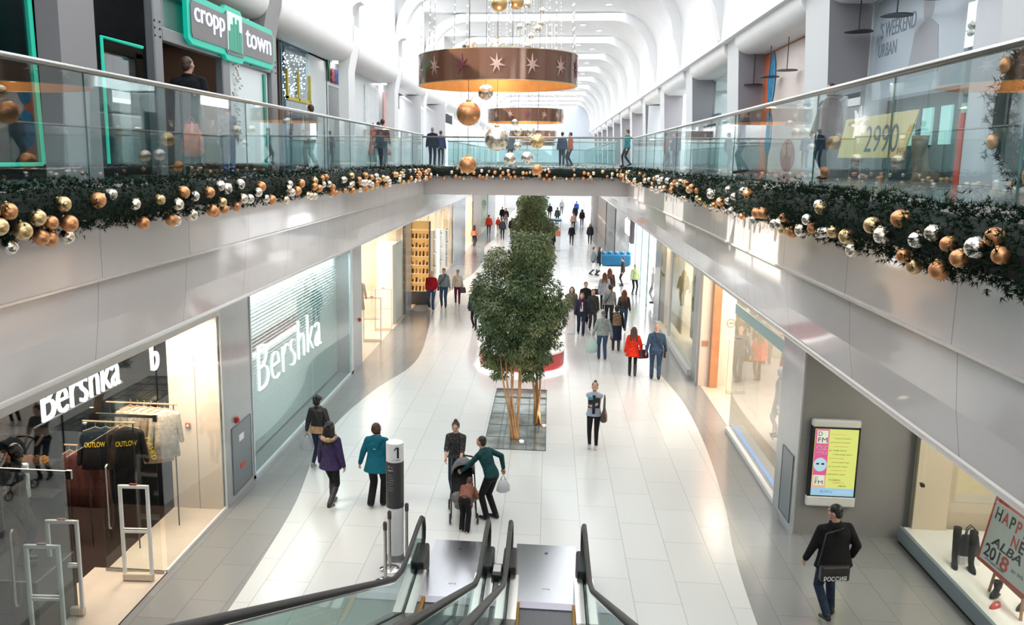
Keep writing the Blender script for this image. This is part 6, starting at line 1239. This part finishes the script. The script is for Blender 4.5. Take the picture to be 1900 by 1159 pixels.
bag('dark handbag of the woman in burgundy trousers', (-3.9, 39.75, 1.0), .3, .28, .26, .12, mat('grape_leather', (.06, .03, .05), .35))
person('person in a navy cape half hidden by the left of the bamboo tree', -2.86, 34.2, R(170), 1.68, (navy, .78, .10, 'coat'), (blk, 'slim'), ('short', 'black'), detail=1, stride=.3)
# --- further off
far = [  # x, y, rz, h, colour name, rgb, hem, kind, hair, bottom, stride, label
 (2.72, 51.6, -90, 1.70, 'steel', (.20, .25, .27), .88, 'jacket', ('short', 'brown'), jeand, .4, 'person in a grey jacket walking right with white bags, before the blue stall'),
 (3.05, 51.2, -90, 1.74, 'midnight', (.015, .015, .03), .78, 'coat', ('long', 'black'), blk, .4, 'woman in a long dark coat walking right with white bags, before the blue stall'),
 (4.1, 47.6, 90, 1.55, 'coal', (.03, .03, .03), .85, 'jacket', ('short', 'black'), blk, .0, 'person in black standing at the right end of the blue stall'),
 (4.45, 44.5, 200, 1.55, 'lime', (.35, .42, .20), .85, 'sweater', ('short', 'grey'), blk, .1, 'person in a yellow-green top by the door of the white shop'),
 (1.86, 69.9, 180, 1.68, 'ink', (.012, .012, .014), .88, 'sweater', ('short', 'brown'), blk, .3, 'slim person in black in the middle of the far walkway'),
 (3.37, 71., 178, 1.66, 'char', (.03, .03, .04), .76, 'coat', ('long', 'black'), blk, .25, 'person in a dark coat near the brown panels of the far right'),
 (.22, 62.5, 5, 1.90, 'deepnavy', (.012, .02, .035), .40, 'coat', ('short', 'black'), blk, .1, 'tall person in a long dark coat beside the far bamboo tree'),
 (-.55, 67.4, 180, 1.7, 'wine', (.08, .02, .03), .85, 'jacket', ('long', 'red'), blk, .1, 'person with auburn hair behind the tall dark coat'),
 (2.35, 84., 180, 1.75, 'peachy', (.62, .42, .34), .88, 'sweater', ('short', 'brown'), blk, .2, 'person in a peach top far down the walkway'),
 (3.4, 90., 0, 1.72, 'plum', (.07, .04, .05), .80, 'jacket', ('long', 'brown'), blk, .3, 'person with long hair right of the peach top'),
 (2.9, 97., 0, 1.8, 'slate2', (.04, .05, .06), .85, 'jacket', ('short', 'black'), blk, .2, 'person in a slate jacket just left of the one with long hair'),
 (.9, 92., 0, 1.8, 'ash', (.18, .19, .20), .85, 'jacket', ('short', 'brown'), blk, .2, 'person in ash grey far down the walkway, left of the peach top'),
 (.1, 100., 0, 1.8, 'soot', (.02, .02, .02), .85, 'jacket', ('short', 'black'), blk, .2, 'person in black far away beside the tree tops'),
 (3.3, 106., 0, 1.8, 'royal', (.01, .06, .35), .85, 'jacket', ('short', 'black'), blk, .2, 'person in royal blue at the far end of the walkway'),
 (1.6, 110., 180, 1.8, 'fog', (.30, .31, .33), .85, 'jacket', ('short', 'brown'), blk, .2, 'person in pale grey at the far end of the walkway'),
 (-5.75, 67.5, -20, 1.68, 'salmon', (.62, .22, .14), .88, 'sweater', ('long', 'black'), blk, .2, 'woman in a salmon top by the left wall'),
 (-5.35, 78., 0, 1.82, 'tomato', (.72, .05, .02), .86, 'jacket', ('short', 'brown'), drk, .15, 'taller of two people in red jackets on the left'),
 (-4.75, 82., 0, 1.35, 'tomato2', (.66, .04, .02), .86, 'jacket', ('short', 'brown'), drk, .15, 'child in a red jacket, right of the taller one in red'),
 (-3.9, 74., 180, 1.78, 'gun', (.05, .055, .07), .84, 'jacket', ('short', 'black'), blk, .15, 'person in a dark jacket right of the red jackets'),
 (-3.2, 76., 180, 1.72, 'onyx', (.015, .015, .02), .76, 'coat', ('short', 'black'), blk, .2, 'person in a black coat left of the far bamboo tree'),
 (-4.4, 90., 180, 1.75, 'pewter', (.05, .05, .06), .84, 'jacket', ('short', 'black'), blk, .2, 'person in dark clothes carrying a pink bag, far left'),
 (-4.9, 92., 180, 1.78, 'iron', (.03, .03, .035), .84, 'jacket', ('short', 'black'), blk, .2, 'person in black left of the one with the pink bag'),
 (-3.3, 98., 180, 1.78, 'stone', (.10, .10, .11), .84, 'jacket', ('short', 'brown'), blk, .2, 'person in stone grey far away on the left'),
 (-2.9, 108., 180, 1.8, 'pitch', (.02, .025, .05), .84, 'jacket', ('short', 'black'), blk, .2, 'person in navy at the far left end'),
 (-3.9, 112., 180, 1.8, 'umber2', (.03, .02, .02), .84, 'jacket', ('short', 'black'), blk, .2, 'person in dark brown at the far left end'),
]
for i, (x, y, rz, h, cn, c, hem, kd, hr_, bt, sd, lab) in enumerate(far):
    person(lab, x, y, R(rz), h, (B(cn, c), hem, .03 if kd == 'coat' else 0, kd), (bt, 'slim'), hr_, detail=0, stride=sd, slim=1.1)
sack('white carrier bag held by the walkers before the blue stall, left one', (2.8, 51.35, .9), .4, .4, M_white); sack('white carrier bag held by the walkers before the blue stall, right one', (3.25, 50.95, .9), .45, .45, M_white)
bag('pink bag of a distant person on the left', (-4.4, 89.7, 1.25), 0, .3, .35, .12, mat('pink_cloth', (.6, .25, .3), .6))
# --- upper floor
pc, W, U, a = person('man in a black suit jacket at the left railing, before the green shop sign', -5.6, 13.3, R(4), 1.83, (B('black_suit', (.008, .009, .013)), .60, .02, 'coat'), (blk, 'trousers'), ('crop', 'brown'), skin='m', detail=2, slim=1.25, z=FZ+.015, head=(R(-20), R(-8)))
sack('orange and white carrier bag held low by the man at the left railing', W((.10, -.26, .86)), .34, .50, mat('bag_orange', (.72, .12, .03), .45, noise=.35, nscale=10), strap=.1)
person('boy in a grey sweater and blue trousers behind the left railing', -6.1, 16.2, R(15), 1.30, (B('boy_grey', (.24, .26, .28)), .90, 0, 'sweater'), (B('boy_blue', (.015, .08, .22)), 'wide'), ('short', 'brown'), detail=1, z=FZ+.015, head=(R(30), 0))
person('older man in a dark jacket standing on the bridge at its left end', -5.62+.1, 41., R(0), 1.74, (B('bridge_navy', (.014, .016, .035)), .86, 0, 'jacket'), (B('bridge_jean', (.02, .035, .07)), 'trousers'), ('crop', 'grey'), detail=1, z=FZ+.015, slim=1.15)
person('person in a blue coat beside the older man on the bridge', -5.25, 42.0, R(0), 1.62, (B('bridge_blue', (.02, .04, .14)), .86, 0, 'jacket'), (jeand, 'slim'), ('short', 'brown'), detail=0, z=FZ+.015)
person('person in a teal and black jacket standing at the right end of the bridge', 3.6, 42.2, R(60), 1.72, (B('bridge_teal', (.02, .20, .22)), .88, 0, 'jacket'), (blk, 'slim'), ('short', 'brown'), detail=1, z=FZ+.015, stride=.3)
for i, (x, y, cn, c, lab) in enumerate([(.55, 42.4, 'g1', (.02, .05, .10), 'person in navy on the bridge, right of the hanging baubles'), (.95, 42.9, 'g2', (.5, .12, .06), 'person in orange-red on the bridge, beside the one in navy'), (-1.9, 42.6, 'g3', (.12, .14, .17), 'person in grey on the bridge, left of the large mirror bauble')]):
    person(lab, x, y, R(70*i), 1.6, (B(cn, c), .84, 0, 'jacket'), (jeand, 'trousers'), ('short', 'brown'), detail=0, z=FZ+.015, stride=.15)
for i, (x, y, cn, c, lab) in enumerate([(-6.0, 31.2, 'q1', (.02, .03, .07), 'person in navy behind the left glass, past the multicoloured sign'), (-6.6, 33.5, 'q2', (.08, .02, .02), 'person in dark red behind the left glass'), (-6.3, 22.8, 'q3', (.25, .27, .3), 'person in pale grey behind the left glass near the blue shop'), (5.1, 24.0, 'q4', (.03, .05, .09), 'person in dark blue behind the right glass'), (4.95, 16.5, 'q5', (.09, .045, .03), 'person in brown behind the right glass beside the price card')]):
    person(lab, x, y, R(30*i), 1.68, (B(cn, c), .84, 0, 'jacket'), (jeand, 'trousers'), ('short', 'brown'), detail=0, z=FZ+.015, stride=.2)
# --- display figures
person('dark display figure in an open white shirt at the left edge of the near shop', -7.45, 11.0, R(-60), 1.82, (blk, .88, 0, 'jacket'), (blk, 'trousers'), None, detail=1, z=.95, name='mannequin', cat='mannequin', body_m=mat('mannequin_black', (.015, .012, .012), .2), extras=lambda t, U, H, arms, W, s, vox: MB().loft([(0, .09, .95, .06, .07), (0, .09, 1.40, .09, .07)], 12, fn=U).obj('shirt_front', wht, t, smooth=True))
tag(MB().rbox(-7.95, 10.5, .012, -6.95, 11.5, .95, .02).obj('display_plinth', mat('plinth_black', (.02, .02, .02), .3)), 'black plinth under the dark display figure', 'plinth')
mw = mat('mannequin_white', (.75, .73, .70), .35)
person('display figure in a pale grey sweater and trousers in the fashion window', 5.6, 19.6, R(80), 1.75, (gryk, .88, 0, 'sweater'), (drk, 'slim'), None, detail=1, z=.16, name='mannequin', cat='mannequin', body_m=mw)
person('display figure in a patterned white dress nearest the pier in the fashion window', 5.25, 18.1, R(80), 1.72, (B('ivory_print', (.68, .66, .52), noise=.35), .70, .05, 'coat'), (blk, 'slim'), None, detail=1, z=.16, name='mannequin', cat='mannequin', body_m=mw)
person('display figure in a brown dress at the far end of the fashion window', 5.7, 21.0, R(80), 1.75, (B('caramel', (.42, .24, .12)), .60, .06, 'coat'), (bei, 'slim'), None, detail=1, z=.16, name='mannequin', cat='mannequin', body_m=mw)
for i, (x, y, c, lab) in enumerate([(4.62, 38.9, (.5, .5, .5), 'display figure in grey at the near side of the bright white shop'), (4.66, 40.2, (.18, .18, .19), 'display figure in dark grey second along the bright white shop'), (4.64, 41.8, (.7, .7, .68), 'display figure in white third along the bright white shop')]):
    person(lab, x+.45, y, R(90), 1.8, (B('mq%d' % i, c), .82, 0, 'jacket'), (B('mqb%d' % i, (.3, .3, .3)), 'slim'), None, detail=0, z=.012, name='mannequin', cat='mannequin', body_m=mw)
